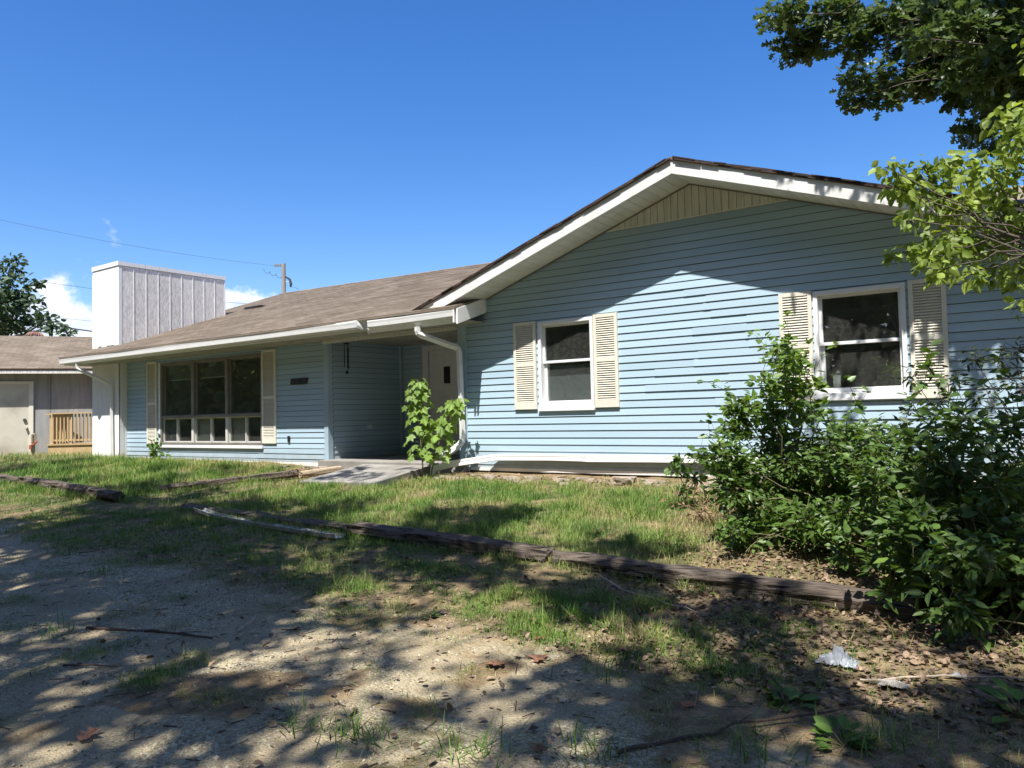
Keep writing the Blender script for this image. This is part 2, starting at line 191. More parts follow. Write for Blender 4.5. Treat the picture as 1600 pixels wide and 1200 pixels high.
def grass_mat():
    M = bpy.data.materials.new('grass_blade'); M.use_nodes = True; t = M.node_tree; L = t.links; t.nodes.clear()
    o = N(t, 'ShaderNodeOutputMaterial'); p = N(t, 'ShaderNodeBsdfPrincipled'); p.inputs['Roughness'].default_value = 0.5; p.inputs['Specular IOR Level'].default_value = 0.3
    a = N(t, 'ShaderNodeAttribute'); a.attribute_name = 'rnd'
    c = N(t, 'ShaderNodeValToRGB'); e = c.color_ramp.elements
    e[0].position = 0; e[0].color = (0.075, 0.165, 0.024, 1); e[1].position = 1; e[1].color = (0.46, 0.36, 0.20, 1)
    x = e.new(0.35); x.color = (0.165, 0.28, 0.048, 1); x = e.new(0.62); x.color = (0.27, 0.325, 0.085, 1); x = e.new(0.8); x.color = (0.34, 0.285, 0.13, 1)
    L.new(a.outputs['Fac'], c.inputs[0]); L.new(c.outputs[0], p.inputs['Base Color'])
    tl = N(t, 'ShaderNodeBsdfTranslucent'); L.new(c.outputs[0], tl.inputs['Color'])
    ms = N(t, 'ShaderNodeMixShader'); ms.inputs[0].default_value = 0.3; L.new(p.outputs[0], ms.inputs[1]); L.new(tl.outputs[0], ms.inputs[2]); L.new(ms.outputs[0], o.inputs[0])
    return M
MT['grass'] = grass_mat()

def ground_mat():
    M = bpy.data.materials.new('yard_ground'); M.use_nodes = True; t = M.node_tree; L = t.links; t.nodes.clear()
    o = N(t, 'ShaderNodeOutputMaterial'); p = N(t, 'ShaderNodeBsdfPrincipled'); p.inputs['Roughness'].default_value = 0.95; p.inputs['Specular IOR Level'].default_value = 0.12
    g = N(t, 'ShaderNodeNewGeometry'); P = g.outputs['Position']
    def nz(s, d=6, r=.6):
        n = N(t, 'ShaderNodeTexNoise'); n.inputs['Scale'].default_value = s; n.inputs['Detail'].default_value = d; n.inputs['Roughness'].default_value = r; L.new(P, n.inputs['Vector']); return n.outputs[0]
    def ramp(f, *st):
        c = N(t, 'ShaderNodeValToRGB'); e = c.color_ramp.elements
        e[0].position, e[0].color = st[0][0], (*st[0][1], 1); e[1].position, e[1].color = st[-1][0], (*st[-1][1], 1)
        for q in st[1:-1]:
            x = e.new(q[0]); x.color = (*q[1], 1)
        L.new(f, c.inputs[0]); return c.outputs[0]
    def mix(f, a, b):
        m_ = N(t, 'ShaderNodeMix', data_type='RGBA'); L.new(f, m_.inputs[0]); L.new(a, m_.inputs[6]); L.new(b, m_.inputs[7]); return m_.outputs[2]
    vor = N(t, 'ShaderNodeTexVoronoi'); vor.inputs['Scale'].default_value = 75; L.new(P, vor.inputs['Vector'])
    vc = N(t, 'ShaderNodeSeparateColor'); L.new(vor.outputs['Color'], vc.inputs[0])
    gravel = ramp(vc.outputs[0], (0, (0.19, 0.16, 0.105)), (.4, (0.345, 0.293, 0.185)), (.75, (0.445, 0.388, 0.255)), (1, (0.60, 0.55, 0.42)))
    dust = ramp(nz(2.3), (.3, (0.26, 0.21, 0.135)), (.7, (0.43, 0.36, 0.235)))
    f1 = N(t, 'ShaderNodeMapRange'); f1.inputs['From Min'].default_value = .40; f1.inputs['From Max'].default_value = .58; L.new(nz(1.6, 7), f1.inputs[0])
    gr = mix(f1.outputs[0], gravel, dust)
    soil = ramp(nz(7, 8, .7), (.3, (0.105, 0.077, 0.047)), (.5, (0.22, 0.16, 0.095)), (.72, (0.40, 0.30, 0.17)))
    a = N(t, 'ShaderNodeAttribute'); a.attribute_name = 'gravel'
    ad = N(t, 'ShaderNodeMath', operation='ADD'); n_ = N(t, 'ShaderNodeMath', operation='MULTIPLY_ADD'); L.new(nz(5, 8, .7), n_.inputs[0]); n_.inputs[1].default_value = 1.2; n_.inputs[2].default_value = -0.6
    L.new(a.outputs['Fac'], ad.inputs[0]); L.new(n_.outputs[0], ad.inputs[1])
    f2 = N(t, 'ShaderNodeMapRange'); f2.inputs['From Min'].default_value = .35; f2.inputs['From Max'].default_value = .65; L.new(ad.outputs[0], f2.inputs[0])
    col = mix(f2.outputs[0], soil, gr)
    at2 = N(t, 'ShaderNodeAttribute'); at2.attribute_name = 'turf'
    turf = ramp(nz(14, 8, .7), (.3, (0.05, 0.065, 0.022)), (.55, (0.10, 0.13, 0.04)), (.75, (0.22, 0.20, 0.09)))
    col = mix(at2.outputs['Fac'], col, turf)
    L.new(col, p.inputs['Base Color'])
    b = N(t, 'ShaderNodeBump'); b.inputs['Strength'].default_value = .9; b.inputs['Distance'].default_value = .012
    hm = N(t, 'ShaderNodeMath', operation='SUBTRACT'); L.new(nz(30, 6), hm.inputs[0]); L.new(vor.outputs['Distance'], hm.inputs[1])
    L.new(hm.outputs[0], b.inputs['Height']); L.new(b.outputs[0], p.inputs['Normal'])
    L.new(p.outputs[0], o.inputs[0])
    return M
MT['ground'] = ground_mat()

# ------------------------------------------------------------------ object helpers
ORI = {}
def tag(o, label=None, cat=None, group=None, kind=None):
    if label: o['label'] = label
    if cat: o['category'] = cat
    if group: o['group'] = group
    if kind: o['kind'] = kind
    return o
def link(o, world, parent=None):
    COL.objects.link(o); ORI[o.name] = Vector(world)
    if parent is not None:
        o.parent = parent; o.location = Vector(world) - ORI[parent.name]
    else:
        o.location = world
    return o
def thing(name, loc, label, cat, group=None):
    o = bpy.data.objects.new(name, None); o.empty_display_size = .2
    return tag(link(o, loc), label, cat, group)

class MB:
    def __init__(s): s.v = []; s.f = []; s.r = []
    def add(s, vs, fs, r=None):
        b = len(s.v); s.v += [tuple(q) for q in vs]; s.f += [tuple(b+i for i in q) for q in fs]
        s.r += [random.random() if r is None else r]*len(vs); return s
    def box(s, x0, x1, y0, y1, z0, z1, r=None):
        return s.add([(x0,y0,z0),(x1,y0,z0),(x1,y1,z0),(x0,y1,z0),(x0,y0,z1),(x1,y0,z1),(x1,y1,z1),(x0,y1,z1)],
            [(0,3,2,1),(4,5,6,7),(0,1,5,4),(1,2,6,5),(2,3,7,6),(3,0,4,7)], r)
    def hexa(s, b4, t4, r=None):
        return s.add(list(b4)+list(t4), [(0,3,2,1),(4,5,6,7),(0,1,5,4),(1,2,6,5),(2,3,7,6),(3,0,4,7)], r)
    def extrude_y(s, poly, y0, y1, r=None):       # poly of (x,z), counter-clockwise seen from -y
        n = len(poly); vs = [(x,y0,z) for x,z in poly]+[(x,y1,z) for x,z in poly]
        return s.add(vs, [tuple(range(n)), tuple(range(2*n-1,n-1,-1))]+[(i,n+i,n+(i+1)%n,(i+1)%n) for i in range(n)], r)
    def tube(s, path, rad, n=6, cap=True, r=None, squash=None):
        path = [Vector(q) for q in path]; k = len(path)
        if not hasattr(rad, '__len__'): rad = [rad]*k
        vs = []; ref = None
        for i, q in enumerate(path):
            d = (path[min(i+1,k-1)]-path[max(i-1,0)]).normalized()
            if ref is None:
                ref = Vector((0,0,1)) if abs(d.z) < .9 else Vector((1,0,0))
            a = d.cross(ref).normalized(); b = a.cross(d).normalized(); ref = b
            for j in range(n):
                t = 2*math.pi*(j+.5)/n; vs.append(q + (a*math.cos(t)+b*math.sin(t))*rad[i])
        fs = [(i*n+j, i*n+(j+1)%n, (i+1)*n+(j+1)%n, (i+1)*n+j) for i in range(k-1) for j in range(n)]
        if cap: fs += [tuple(range(n-1,-1,-1)), tuple(range((k-1)*n, k*n))]
        return s.add(vs, fs, r)
    def sweep(s, path, prof, upv=Vector((0,0,1)), r=None):   # prof: list of (a,b) in (side, up) axes, square-cornered pipes
        path = [Vector(q) for q in path]; k = len(path); n = len(prof); vs = []
        for i, q in enumerate(path):
            d = (path[min(i+1,k-1)]-path[max(i-1,0)]).normalized()
            a = d.cross(upv).normalized(); b = a.cross(d).normalized()
            vs += [q + a*x + b*y for x, y in prof]
        fs = [(i*n+j, i*n+(j+1)%n, (i+1)*n+(j+1)%n, (i+1)*n+j) for i in range(k-1) for j in range(n)]
        fs += [tuple(range(n-1,-1,-1)), tuple(range((k-1)*n, k*n))]
        return s.add(vs, fs, r)
    def build(s, name, m, parent=None, smooth=False, bevel=0, kind=None, rnd=False, center=True):
        v = np.array(s.v, float); lo, hi = v.min(0), v.max(0)
        org = Vector(((lo[0]+hi[0])/2, (lo[1]+hi[1])/2, lo[2])) if center else Vector((0,0,0))
        me = bpy.data.meshes.new(name); me.from_pydata([tuple(q) for q in (v-np.array(org))], [], s.f); me.update()
        me.materials.append(MT[m] if isinstance(m, str) else m)
        if rnd:
            a = me.attributes.new('rnd', 'FLOAT', 'POINT'); a.data.foreach_set('value', np.array(s.r, np.float32))
        if smooth: me.polygons.foreach_set('use_smooth', [True]*len(me.polygons))
        o = bpy.data.objects.new(name, me); link(o, org, parent)
        if bevel:
            b = o.modifiers.new('bevel', 'BEVEL'); b.width = bevel; b.segments = 2; b.limit_method = 'ANGLE'
        if kind: o['kind'] = kind
        return o
def copy_of(o, world, parent):
    c = o.copy(); link(c, world, parent); return c

def poly_mesh(name, v, loops, starts, totals, m, parent=None, rnd=None, kind=None, smooth=False, org=None):
    """big mesh straight from numpy arrays"""
    org = np.array(org if org is not None else ((v.min(0)+v.max(0))/2*np.array([1,1,0])+np.array([0,0,v[:,2].min()])))
    me = bpy.data.meshes.new(name)
    me.vertices.add(len(v)); me.vertices.foreach_set('co', (v-org).astype(np.float32).ravel())
    me.loops.add(len(loops)); me.loops.foreach_set('vertex_index', loops.astype(np.int32))
    me.polygons.add(len(starts)); me.polygons.foreach_set('loop_start', starts.astype(np.int32)); me.polygons.foreach_set('loop_total', totals.astype(np.int32))
    if smooth: me.polygons.foreach_set('use_smooth', np.ones(len(starts), bool))
    me.update(calc_edges=True); me.validate()
    me.materials.append(MT[m])
    if rnd is not None:
        a = me.attributes.new('rnd', 'FLOAT', 'POINT'); a.data.foreach_set('value', rnd.astype(np.float32))
    o = bpy.data.objects.new(name, me); link(o, Vector(org), parent)
    if kind: o['kind'] = kind
    return o
def scatter(name, bv, bf, pos, R, scale, rnd, m, parent=None, kind=None, smooth=False):
    """N copies of a small base shape (bv, bf) joined into one mesh; R (N,3,3) columns = local axes"""
    bv = np.array(bv, float); n = len(pos); k = len(bv)
    sc = scale[:, None, None] if scale.ndim == 1 else scale[:, None, :]
    v = np.einsum('nij,nkj->nki', R, bv[None]*sc) + pos[:, None, :]
    fl = np.concatenate([np.array(f) for f in bf]); tot = np.array([len(f) for f in bf])
    loops = (fl[None]+np.arange(n)[:, None]*k).ravel(); totals = np.tile(tot, n); starts = np.concatenate([[0], np.cumsum(totals)[:-1]])
    return poly_mesh(name, v.reshape(-1, 3), loops, starts, totals, m, parent, np.repeat(rnd, k), kind, smooth)
def frames(d, nrm):
    d = d/np.linalg.norm(d, axis=1, keepdims=True); a = np.cross(d, nrm); a /= np.linalg.norm(a, axis=1, keepdims=True)+1e-9
    b = np.cross(a, d); return np.stack([a, d, b], -1)
LEAF_V = [(0,0,0),(-.27,.28,.07),(-.25,.62,.07),(0,1,-.03),(.25,.62,.07),(.27,.28,.07)]
LANCE_V = [(0,0,0),(-.19,.30,.06),(-.17,.62,.05),(0,1,-.09),(.17,.62,.05),(.19,.30,.06)]
LEAF_F = [(0,3,2,1),(0,5,4,3)]
NARROW_V = [(0,0,0),(-.13,.3,.03),(-.11,.65,.03),(0,1,-.05),(.11,.65,.03),(.13,.3,.03)]
OAK_H = [(.05,.14),(.33,.20),(.13,.36),(.52,.56),(.15,.62),(.30,.86)]
OAK_V = [(0,0,0)]+[(-x,y,x*.25) for x,y in OAK_H]+[(0,1.0,-.04)]+[(x,y,x*.25) for x,y in reversed(OAK_H)]
OAK_F = [(0,7,6,5,4,3,2,1),(0,13,12,11,10,9,8,7)]
MAPLE_H = [(.10,.03),(.42,.12),(.30,.34),(.52,.58),(.24,.60)]
MAPLE_V = [(0,0,0)]+[(-x,y,.06-x*.3) for x,y in MAPLE_H]+[(0,1.0,-.12)]+[(x,y,.06-x*.3) for x,y in reversed(MAPLE_H)]
MAPLE_F = [(0,6,5,4,3,2,1),(0,11,10,9,8,7,6)]
QUAD_V = [(0,0,0),(-.3,.45,.03),(0,1,0),(.3,.45,.03)]; QUAD_F = [(0,3,2,1)]

rng = np.random.default_rng(11)
def clump_leaves(clumps, n_per, size, droop=.3, flat=.8, up=.6, shell=.0, by_area=None):
    """leaf positions, frames, sizes for a list of (x,y,z,r)"""
    P, Dn, Nn, S = [], [], [], []
    for (x, y, z, r) in clumps:
        n = int(n_per) if by_area is None else max(6, int(by_area*r*r))
        d = rng.normal(size=(n, 3)); d /= np.linalg.norm(d, axis=1, keepdims=True)
        rad = r*np.maximum(rng.random(n)**(1/2.2), shell)*rng.uniform(.75, 1.2, n)
        P.append(np.array([x, y, z]) + d*rad[:, None]*np.array([1, 1, flat]))
        q = d + rng.normal(size=(n, 3))*.6; q[:, 2] = q[:, 2]*.5 - droop; Dn.append(q)
        u = rng.normal(size=(n, 3))*.55 + np.array([SUN.x*.5, SUN.y*.5, up]); Nn.append(u)
        S.append(size*rng.uniform(.6, 1.25, n))
    return np.concatenate(P), np.concatenate(Dn), np.concatenate(Nn), np.concatenate(S)
def leaf_mesh(name, clumps, n_per, size, m, parent, shape='leaf', **k):
    P, d, n, s = clump_leaves(clumps, n_per, size, **k)
    bv, bf = {'leaf': (LEAF_V, LEAF_F), 'oak': (OAK_V, OAK_F), 'narrow': (NARROW_V, LEAF_F), 'lance': (LANCE_V, LEAF_F), 'quad': (QUAD_V, QUAD_F), 'maple': (MAPLE_V, MAPLE_F)}[shape]
    return scatter(name, bv, bf, P, frames(d, n), s, rng.random(len(P)), m, parent)

def wander(a, b, n=6, amp=.08):
    a, b = Vector(a), Vector(b); L = (b-a).length; out = []
    for i in range(n+1):
        t = i/n; j = Vector((random.gauss(0,1), random.gauss(0,1), random.gauss(0,.7)))*amp*L*math.sin(math.pi*t)*.5
        out.append(a.lerp(b, t)+j)
    return out

# ------------------------------------------------------------------ the lie of the land
def fbm(x, y, s, o=0.0):
    return noise.fractal(Vector((x*s+o, y*s-o, o)), 0.9, 2.1, 4)
def land(x, y):
    z = float(np.interp(y, [-60, -9.5, -7.5, -4.25, -3.55, -0.9, -0.3, 60], [-1.4, -1.25, -1.16, -.965, -.88, -.60, -.535, -.45]))
    if x < -11.6: z += .06*min(1, (-11.6-x)/2)*max(0, min(1, (y+2.6)/1.5))
    return z
def land_n(x, y):
    f = .022*fbm(x, y, .9) + .010*fbm(x, y, 4.0, 5)
    if -11.1 < x < -8.0 and y > -1.5: f = -.05
    return land(x, y) + f
EDGE_X = [-40, -14, -12, -9, -5.3, -2.5, -1.2, 2]; EDGE_Y = [-4.7, -4.8, -5.0, -5.4, -5.6, -5.65, -6.0, -6.3]
def gravelness(x, y):
    e = float(np.interp(x, EDGE_X, EDGE_Y)); w = .35*fbm(x, y, .8, 3)
    g = 1/(1+math.exp((y-e-w)*4.5))
    t = fbm(x, y, 1.1, 9)                                   # grassy islands in the drive
    if x > -4.6 and y < -5.6: g *= 1 - .75*max(0, min(1, (t-.08)*5))
    if -1.9 < x and y > -6.2: g *= .3
    return g

def sym(lo, hi, st, far):
    return sorted(set([round(q, 3) for q in list(far)+list(np.arange(lo, hi+1e-6, st))]))
gx = sym(-27, 3.5, .11, [-900,-400,-200,-120,-80,-55,-42,-34,-30, 5,8,12,20,40,80,150,300,900])
gy = sym(-9.6, 1.0, .085, [-900,-400,-200,-100,-60,-40,-28,-20,-15,-12,-10.5, 2,4,7,12,20,40,80,150,300,900])
gv = []; gg = []
for y in gy:
    for x in gx:
        inn = -27 <= x <= 3.5 and -9.6 <= y <= 1
        gv.append((x, y, land_n(x, y) if inn else land(x, y))); gg.append(gravelness(x, y) if inn else (.8 if y < -6 else 0.1))
nx = len(gx); gf = [(j*nx+i, j*nx+i+1, (j+1)*nx+i+1, (j+1)*nx+i) for j in range(len(gy)-1) for i in range(nx-1)]
gm = bpy.data.meshes.new('ground'); gm.from_pydata(gv, [], gf); gm.update(); gm.materials.append(MT['ground'])
gm.polygons.foreach_set('use_smooth', [True]*len(gf))
at_ = gm.attributes.new('gravel', 'FLOAT', 'POINT'); at_.data.foreach_set('value', np.array(gg, np.float32))
ground = bpy.data.objects.new('ground', gm); COL.objects.link(ground); tag(ground, kind='structure', label='gravel drive and dry grassy yard in front of the blue house')

# ------------------------------------------------------------------ the house
C = 0.1016                                   # exposure of one course of siding
AX, AZ, SL = -4.0, 3.286, 0.341              # gable apex (underside of the rake) and slope
def soff(x): return AZ - SL*abs(x-AX)
house = thing('house', (-8, 3, -.5), 'pale blue clapboard bungalow with brown shingle roof, white fascia and cream shutters', 'house')

def siding(wall, O, U, Nn, k0, zs, ze, span, holes, joints=True, bright=None):
    """one object per visible piece of clapboard: courses of height C, span(z)->(u0,u1), holes = (u0,u1,z0,z1)"""
    Ux, Uy = U; Nx, Ny = Nn
    def P(u, n, z): return (O[0]+Ux*u+Nx*n, O[1]+Uy*u+Ny*n, z)
    def board(a0, b0, a1, b1, z0, z1, zb, off=0):
        if b0-a0 < .02 and b1-a1 < .02: return
        gap = .0062 if abs(z1-zb-C) < 1e-6 else 0  # gap bares the dark backing as the lap's shadow line
        sg1, sg2 = random.gauss(0, .0011), random.gauss(0, .0011)
        na = lambda z: .015 - .012*(z-zb)/C + off
        v = [P(a0,na(z0),z0+sg1), P(b0,na(z0),z0+sg2), P(b1,na(z1),z1-gap), P(a1,na(z1),z1-gap+sg2), P(a0,0,z0), P(b0,0,z0), P(b1,0,z1), P(a1,0,z1)]
        f = [(0,1,2,3), (4,5,1,0), (0,3,7,4), (1,5,6,2)]
        if Ux*Ny - Uy*Nx > 0: f = [tuple(reversed(q)) for q in f]
        mb = MB(); mb.add(v, f); mb.build('siding_board', 'siding', wall)
    k = k0
    while k*C < ze - 1e-6:
        zb = k*C; z0 = max(zb, zs); z1 = min(zb+C, ze); k += 1
        if z1-z0 < .01: continue
        a0, b0 = span(z0); a1, b1 = span(z1)
        pieces = []
        hs = sorted(h for h in holes if h[2] < z1-1e-4 and h[3] > z0+1e-4)
        cur0, cur1 = a0, a1
        for h in hs:
            pieces.append((cur0, h[0], cur1, h[0], z0, z1))
            if h[2] > z0+.004: pieces.append((h[0], h[1], h[0], h[1], z0, h[2]))
            if h[3] < z1-.004: pieces.append((h[0], h[1], h[0], h[1], h[3], z1))
            cur0 = cur1 = h[1]
        pieces.append((cur0, b0, cur1, b1, z0, z1))
        for (p0, q0, p1, q1, y0, y1) in pieces:
            if q0-p0 > 2.6 and joints:
                j = random.uniform(p0+.8, q0-.8)
                board(p0, j, p1, j, y0, y1, zb); board(j, q0, j, q1, y0, y1, zb, .004)
            else: board(p0, q0, p1, q1, y0, y1, zb)

# gable wall
W1 = (-6.385, -5.525, .44, 1.665); W2 = (-2.475, -1.565, .49, 1.675)
b = MB()
for x0, x1 in ((-7.86, W1[0]), (W1[1], W2[0]), (W2[1], -.14)): b.box(x0, x1, 0.001, .11, -.52, 1.70)
for w in (W1, W2):
    b.box(w[0], w[1], .001, .11, -.52, w[2]); b.box(w[0], w[1], .001, .11, w[3], 1.70)
b.extrude_y([(-7.86,1.70),(-.14,1.70),(-.14,soff(-.14)+.03),(AX,AZ+.03),(-7.86,soff(-7.86)+.03)], .001, .11)
front_wall = b.build('gable_wall', 'dark', house)  # backing coloured dark to stand for shade in the lap gaps
def gspan(z):
    d = (AZ-z)/SL
    return max(-7.80, AX-d), min(-.15, AX+d)
siding(front_wall, (0, 0), (1, 0), (0, -1), -5, -.457, 2.853, gspan, [W1, W2])
MB().box(-7.965, -7.80, -.022, .10, -.46, 2.0).build('corner_board', 'corner', house, bevel=.004)
MB().box(-7.76, -.15, -.012, .001, -.505, -.457).build('starter_strip', 'white', house)
# beige triangle of upright boards in the peak
pk = MB(); pk.box(-5.25, -2.75, -.026, -.0165, 2.838, 2.858); peak = pk.build('gable_trim', 'beige', house)
x = -5.25; i = 0
while x < -2.76:
    w = .098; a, c_ = x, min(x+w-.008, -2.74); zl, zr = soff(a)-.004, soff(c_)-.004
    pts = [(a,2.855), (c_,2.855), (c_,max(zr,2.857)), (a,max(zl,2.857))]
    if a < AX < c_: pts.insert(3, (AX, AZ-.004))
    MB().extrude_y(pts, -.016, -.001).build('plank', 'beige', peak)
    x += w
# rake: fascia, soffit planks, roof edge
def rake(x0, x1, zb, zt, y0, y1, name, m):
    b = MB(); l = lambda x, z: z - SL*abs(x-AX)
    b.hexa([(x0,y0,l(x0,zb)),(x1,y0,l(x1,zb)),(x1,y1,l(x1,zb)),(x0,y1,l(x0,zb))], [(x0,y0,l(x0,zt)),(x1,y0,l(x1,zt)),(x1,y1,l(x1,zt)),(x0,y1,l(x0,zt))])
    return b.build(name, m, house)
rake(-8.46, AX-.001, AZ, 3.452, -.58, -.556, 'fascia_board', 'white'); rake(AX+.001, .52, AZ, 3.452, -.58, -.556, 'fascia_board', 'white')
sf = MB(); 
for x0, x1 in ((-7.95, AX), (AX, -.2)):
    l = lambda x, o: soff(x)+o
    sf.hexa([(x0,-.555,l(x0,.018)),(x1,-.555,l(x1,.018)),(x1,-.002,l(x1,.018)),(x0,-.002,l(x0,.018))],[(x0,-.555,l(x0,.03)),(x1,-.555,l(x1,.03)),(x1,-.002,l(x1,.03)),(x0,-.002,l(x0,.03))])
rsoff = sf.build('rake_soffit', 'dark', house)
for s, end in ((-1, 3.95), (1, 3.8)):
    d = .004
    while d < end:
        e = d+.121; xs = sorted((AX+s*d, AX+s*e)); z = [soff(q) for q in xs]
        MB().hexa([(xs[0],-.554,z[0]),(xs[1],-.554,z[1]),(xs[1],-.018,z[1]),(xs[0],-.018,z[0])],
                  [(xs[0],-.554,z[0]+.016),(xs[1],-.554,z[1]+.016),(xs[1],-.018,z[1]+.016),(xs[0],-.018,z[0]+.016)]).build('soffit_plank', 'soffit', rsoff)
        d += .127
for s in (-1, 1):                                   # channel where soffit meets wall
    xa, xb = sorted((AX, AX+s*3.75)); za, zb_ = soff(xa), soff(xb)
    MB().hexa([(xa,-.034,za-.016),(xb,-.034,zb_-.016),(xb,-.0165,zb_-.016),(xa,-.0165,za-.016)],[(xa,-.034,za+.002),(xb,-.034,zb_+.002),(xb,-.0165,zb_+.002),(xa,-.0165,za+.002)]).build('channel_trim', 'shadealu', rsoff)
b = MB()
for x0, x1 in ((-8.46, AX), (AX, .55)):
    l = lambda x, z: z - SL*abs(x-AX)
    b.hexa([(x0,-.595,l(x0,3.456)),(x1,-.595,l(x1,3.456)),(x1,8,l(x1,3.456)),(x0,8,l(x0,3.456))],[(x0,-.595,l(x0,3.49)),(x1,-.595,l(x1,3.49)),(x1,8,l(x1,3.49)),(x0,8,l(x0,3.49))])
groof = b.build('gable_roof', 'shingle', house)
b = MB()                                            # ragged ends of the shingle courses along the rake
for s, end in ((-1, 4.5), (1, 4.5)):
    for layer, (zo, th) in enumerate(((3.458, .013), (3.472, .013), (3.486, .014))):
        d = random.uniform(0, .1)
        while d < end:
            e = d+random.uniform(.13, .34); o = random.uniform(-.012, .010); xs = sorted((AX+s*d, AX+s*min(e, end))); z = [zo+random.uniform(-.003,.004)-SL*abs(q-AX) for q in xs]
            b.hexa([(xs[0],-.607+o,z[0]),(xs[1],-.607+o,z[1]),(xs[1],-.45,z[1]),(xs[0],-.45,z[0])],[(xs[0],-.607+o,z[0]+th),(xs[1],-.607+o,z[1]+th),(xs[1],-.45,z[1]+th),(xs[0],-.45,z[0]+th)])
            d = e+random.uniform(0, .01)
b.build('shingle_edge', 'shingle_edge', groof, kind='stuff', rnd=True)

# main roof: deck and every shingle tab, each with its own thickness
EY, EZ, RY = -.72, 1.955, 6.0
def ridge_z(x): return 4.16 + (-11.87-x)*.0157
def roof_pt(x, v, o=0.0):
    z = EZ + (ridge_z(x)-EZ)*v
    return (x, EY+(RY-EY)*v - o*.32, z + o*.95)
b = MB()
xs = np.linspace(-19.9, -7.42, 9)
for x0, x1 in zip(xs[:-1], xs[1:]):
    q0, q1 = (x0 if x0 > -19.8 else -20.12), x1
    b.hexa([(*roof_pt(x0,0)[:2],EZ-.03),(*roof_pt(x1,0)[:2],EZ-.03),(q1,RY,ridge_z(q1)-.03),(q0,RY,ridge_z(q0)-.03)],[roof_pt(x0,0),roof_pt(x1,0),roof_pt(q1,1),roof_pt(q0,1)])
b.hexa([(-7.42,.12,2.205),(-.3,.12,2.205),(-.3,RY,ridge_z(-.3)-.03),(-7.42,RY,ridge_z(-7.42)-.03)],[(-7.42,.12,2.23),(-.3,.12,2.23),(-.3,RY,ridge_z(-.3)),(-7.42,RY,ridge_z(-7.42))])
b.hexa([(-20.12,RY,ridge_z(-20.12)-.03),(-.3,RY,ridge_z(-.3)-.03),(-.3,12.7,1.9),(-20,12.7,1.9)],[(-20.12,RY,ridge_z(-20.12)),(-.3,RY,ridge_z(-.3)),(-.3,12.7,1.95),(-20,12.7,1.95)])
roof = b.build('roof', 'shingle', house)
b = MB(); ROWS = 50
for j in range(ROWS):
    v0 = j/ROWS; v1 = (j+1.12)/ROWS; off = (j*.173) % .33; xl = -19.92-.22*v0; x = xl - off; wob = random.gauss(0, .0012)
    while x < -3.9:
        w = .328; a, c_ = max(x, xl)+.003, x+w-.003; y = EY+(RY-EY)*v0
        x += w
        if c_-a < .05: continue
        if y < .13:
            if a > -7.44: continue
            c_ = min(c_, -7.42)
        if v1 > 1: v1 = 1.0
        t = .0085+random.gauss(0, .0012); o2 = .002
        p = [roof_pt(a,v0+wob,t), roof_pt(c_,v0+wob,t), roof_pt(c_,v1,o2), roof_pt(a,v1,o2), roof_pt(a,v0+wob,0), roof_pt(c_,v0+wob,0)]
        b.add(p, [(0,1,2,3), (4,5,1,0)])
b.build('shingle', 'shingle', roof, kind='stuff', rnd=True)
b = MB(); x = -20.12
while x < -8:                                        # ridge caps
    b.hexa([roof_pt(x,.985,.004),roof_pt(x+.3,.985,.004),(x+.3,RY+.1,ridge_z(x)-.03),(x,RY+.1,ridge_z(x)-.03)],[roof_pt(x,.985,.016),roof_pt(x+.3,.985,.012),(x+.3,RY,ridge_z(x)+.018),(x,RY,ridge_z(x)+.022)]); x += .3
b.build('ridge_cap', 'shingle', roof, kind='stuff', rnd=True)
MB().box(-18.3, -17.6, 3.35, 3.9, 3.28, 3.42).build('chimney_flashing', 'black', roof)

# left part of the house
YL = .15
PW = (-16.86, -13.19, -.14, 1.675)
b = MB(); b.box(-18.4, PW[0], YL+.001, .27, -.52, 1.95); b.box(PW[1], -11.24, YL+.001, .27, -.52, 1.95); b.box(PW[0], PW[1], YL+.001, .27, -.52, PW[2]); b.box(PW[0], PW[1], YL+.001, .27, PW[3], 1.95)
left_wall = b.build('picture_window_wall', 'dark', house)
siding(left_wall, (0, YL), (1, 0), (0, -1), -5, -.457, 1.77, lambda z: (-18.38, -11.33), [PW])
MB().box(-18.38, -11.25, YL-.01, YL+.02, -.60, -.46).build('foundation_strip', 'white', house)
b = MB(); b.add([(-11.335,YL-.024,-.50),(-11.225,YL-.024,-.50),(-11.225,YL+.10,-.50),(-11.335,YL+.10,-.50),(-11.335,YL-.024,1.76),(-11.225,YL-.024,1.76),(-11.225,YL+.10,1.76),(-11.335,YL+.10,1.76)],[(0,3,2,1),(4,5,6,7),(0,1,5,4),(1,2,6,5),(2,3,7,6),(3,0,4,7)])
b.build('corner_board', 'corner', house, bevel=.005)
# porch recess
YB = 2.1
b = MB(); b.box(-11.36, -11.251, YL+.10, YB, -.5, 1.95); psw = b.build('porch_wall', 'dark', house)
siding(psw, (-11.25, 0), (0, 1), (1, 0), -5, -.41, 1.80, lambda z: (YL+.08, YB), [], joints=False)
DOOR = (-10.62, -9.38, -.6, 1.73)
b = MB(); b.box(-11.36, DOOR[0], YB+.001, YB+.1, -.5, 1.95); b.box(DOOR[1], -7.86, YB+.001, YB+.1, -.5, 1.95); b.box(DOOR[0], DOOR[1], YB+.001, YB+.1, DOOR[3], 1.95)
pbw = b.build('porch_wall', 'dark', house)
siding(pbw, (0, YB), (1, 0), (0, -1), -5, -.41, 1.80, lambda z: (-11.235, -7.87), [DOOR], joints=False)
MB().box(-11.25, -11.19, YB-.075, YB-.02, -.4, 1.80).build('corner_board', 'corner', house)
MB().box(-7.86, -7.80, .11, YB+.1, -.5, 1.95).build('porch_wall', 'siding', house)
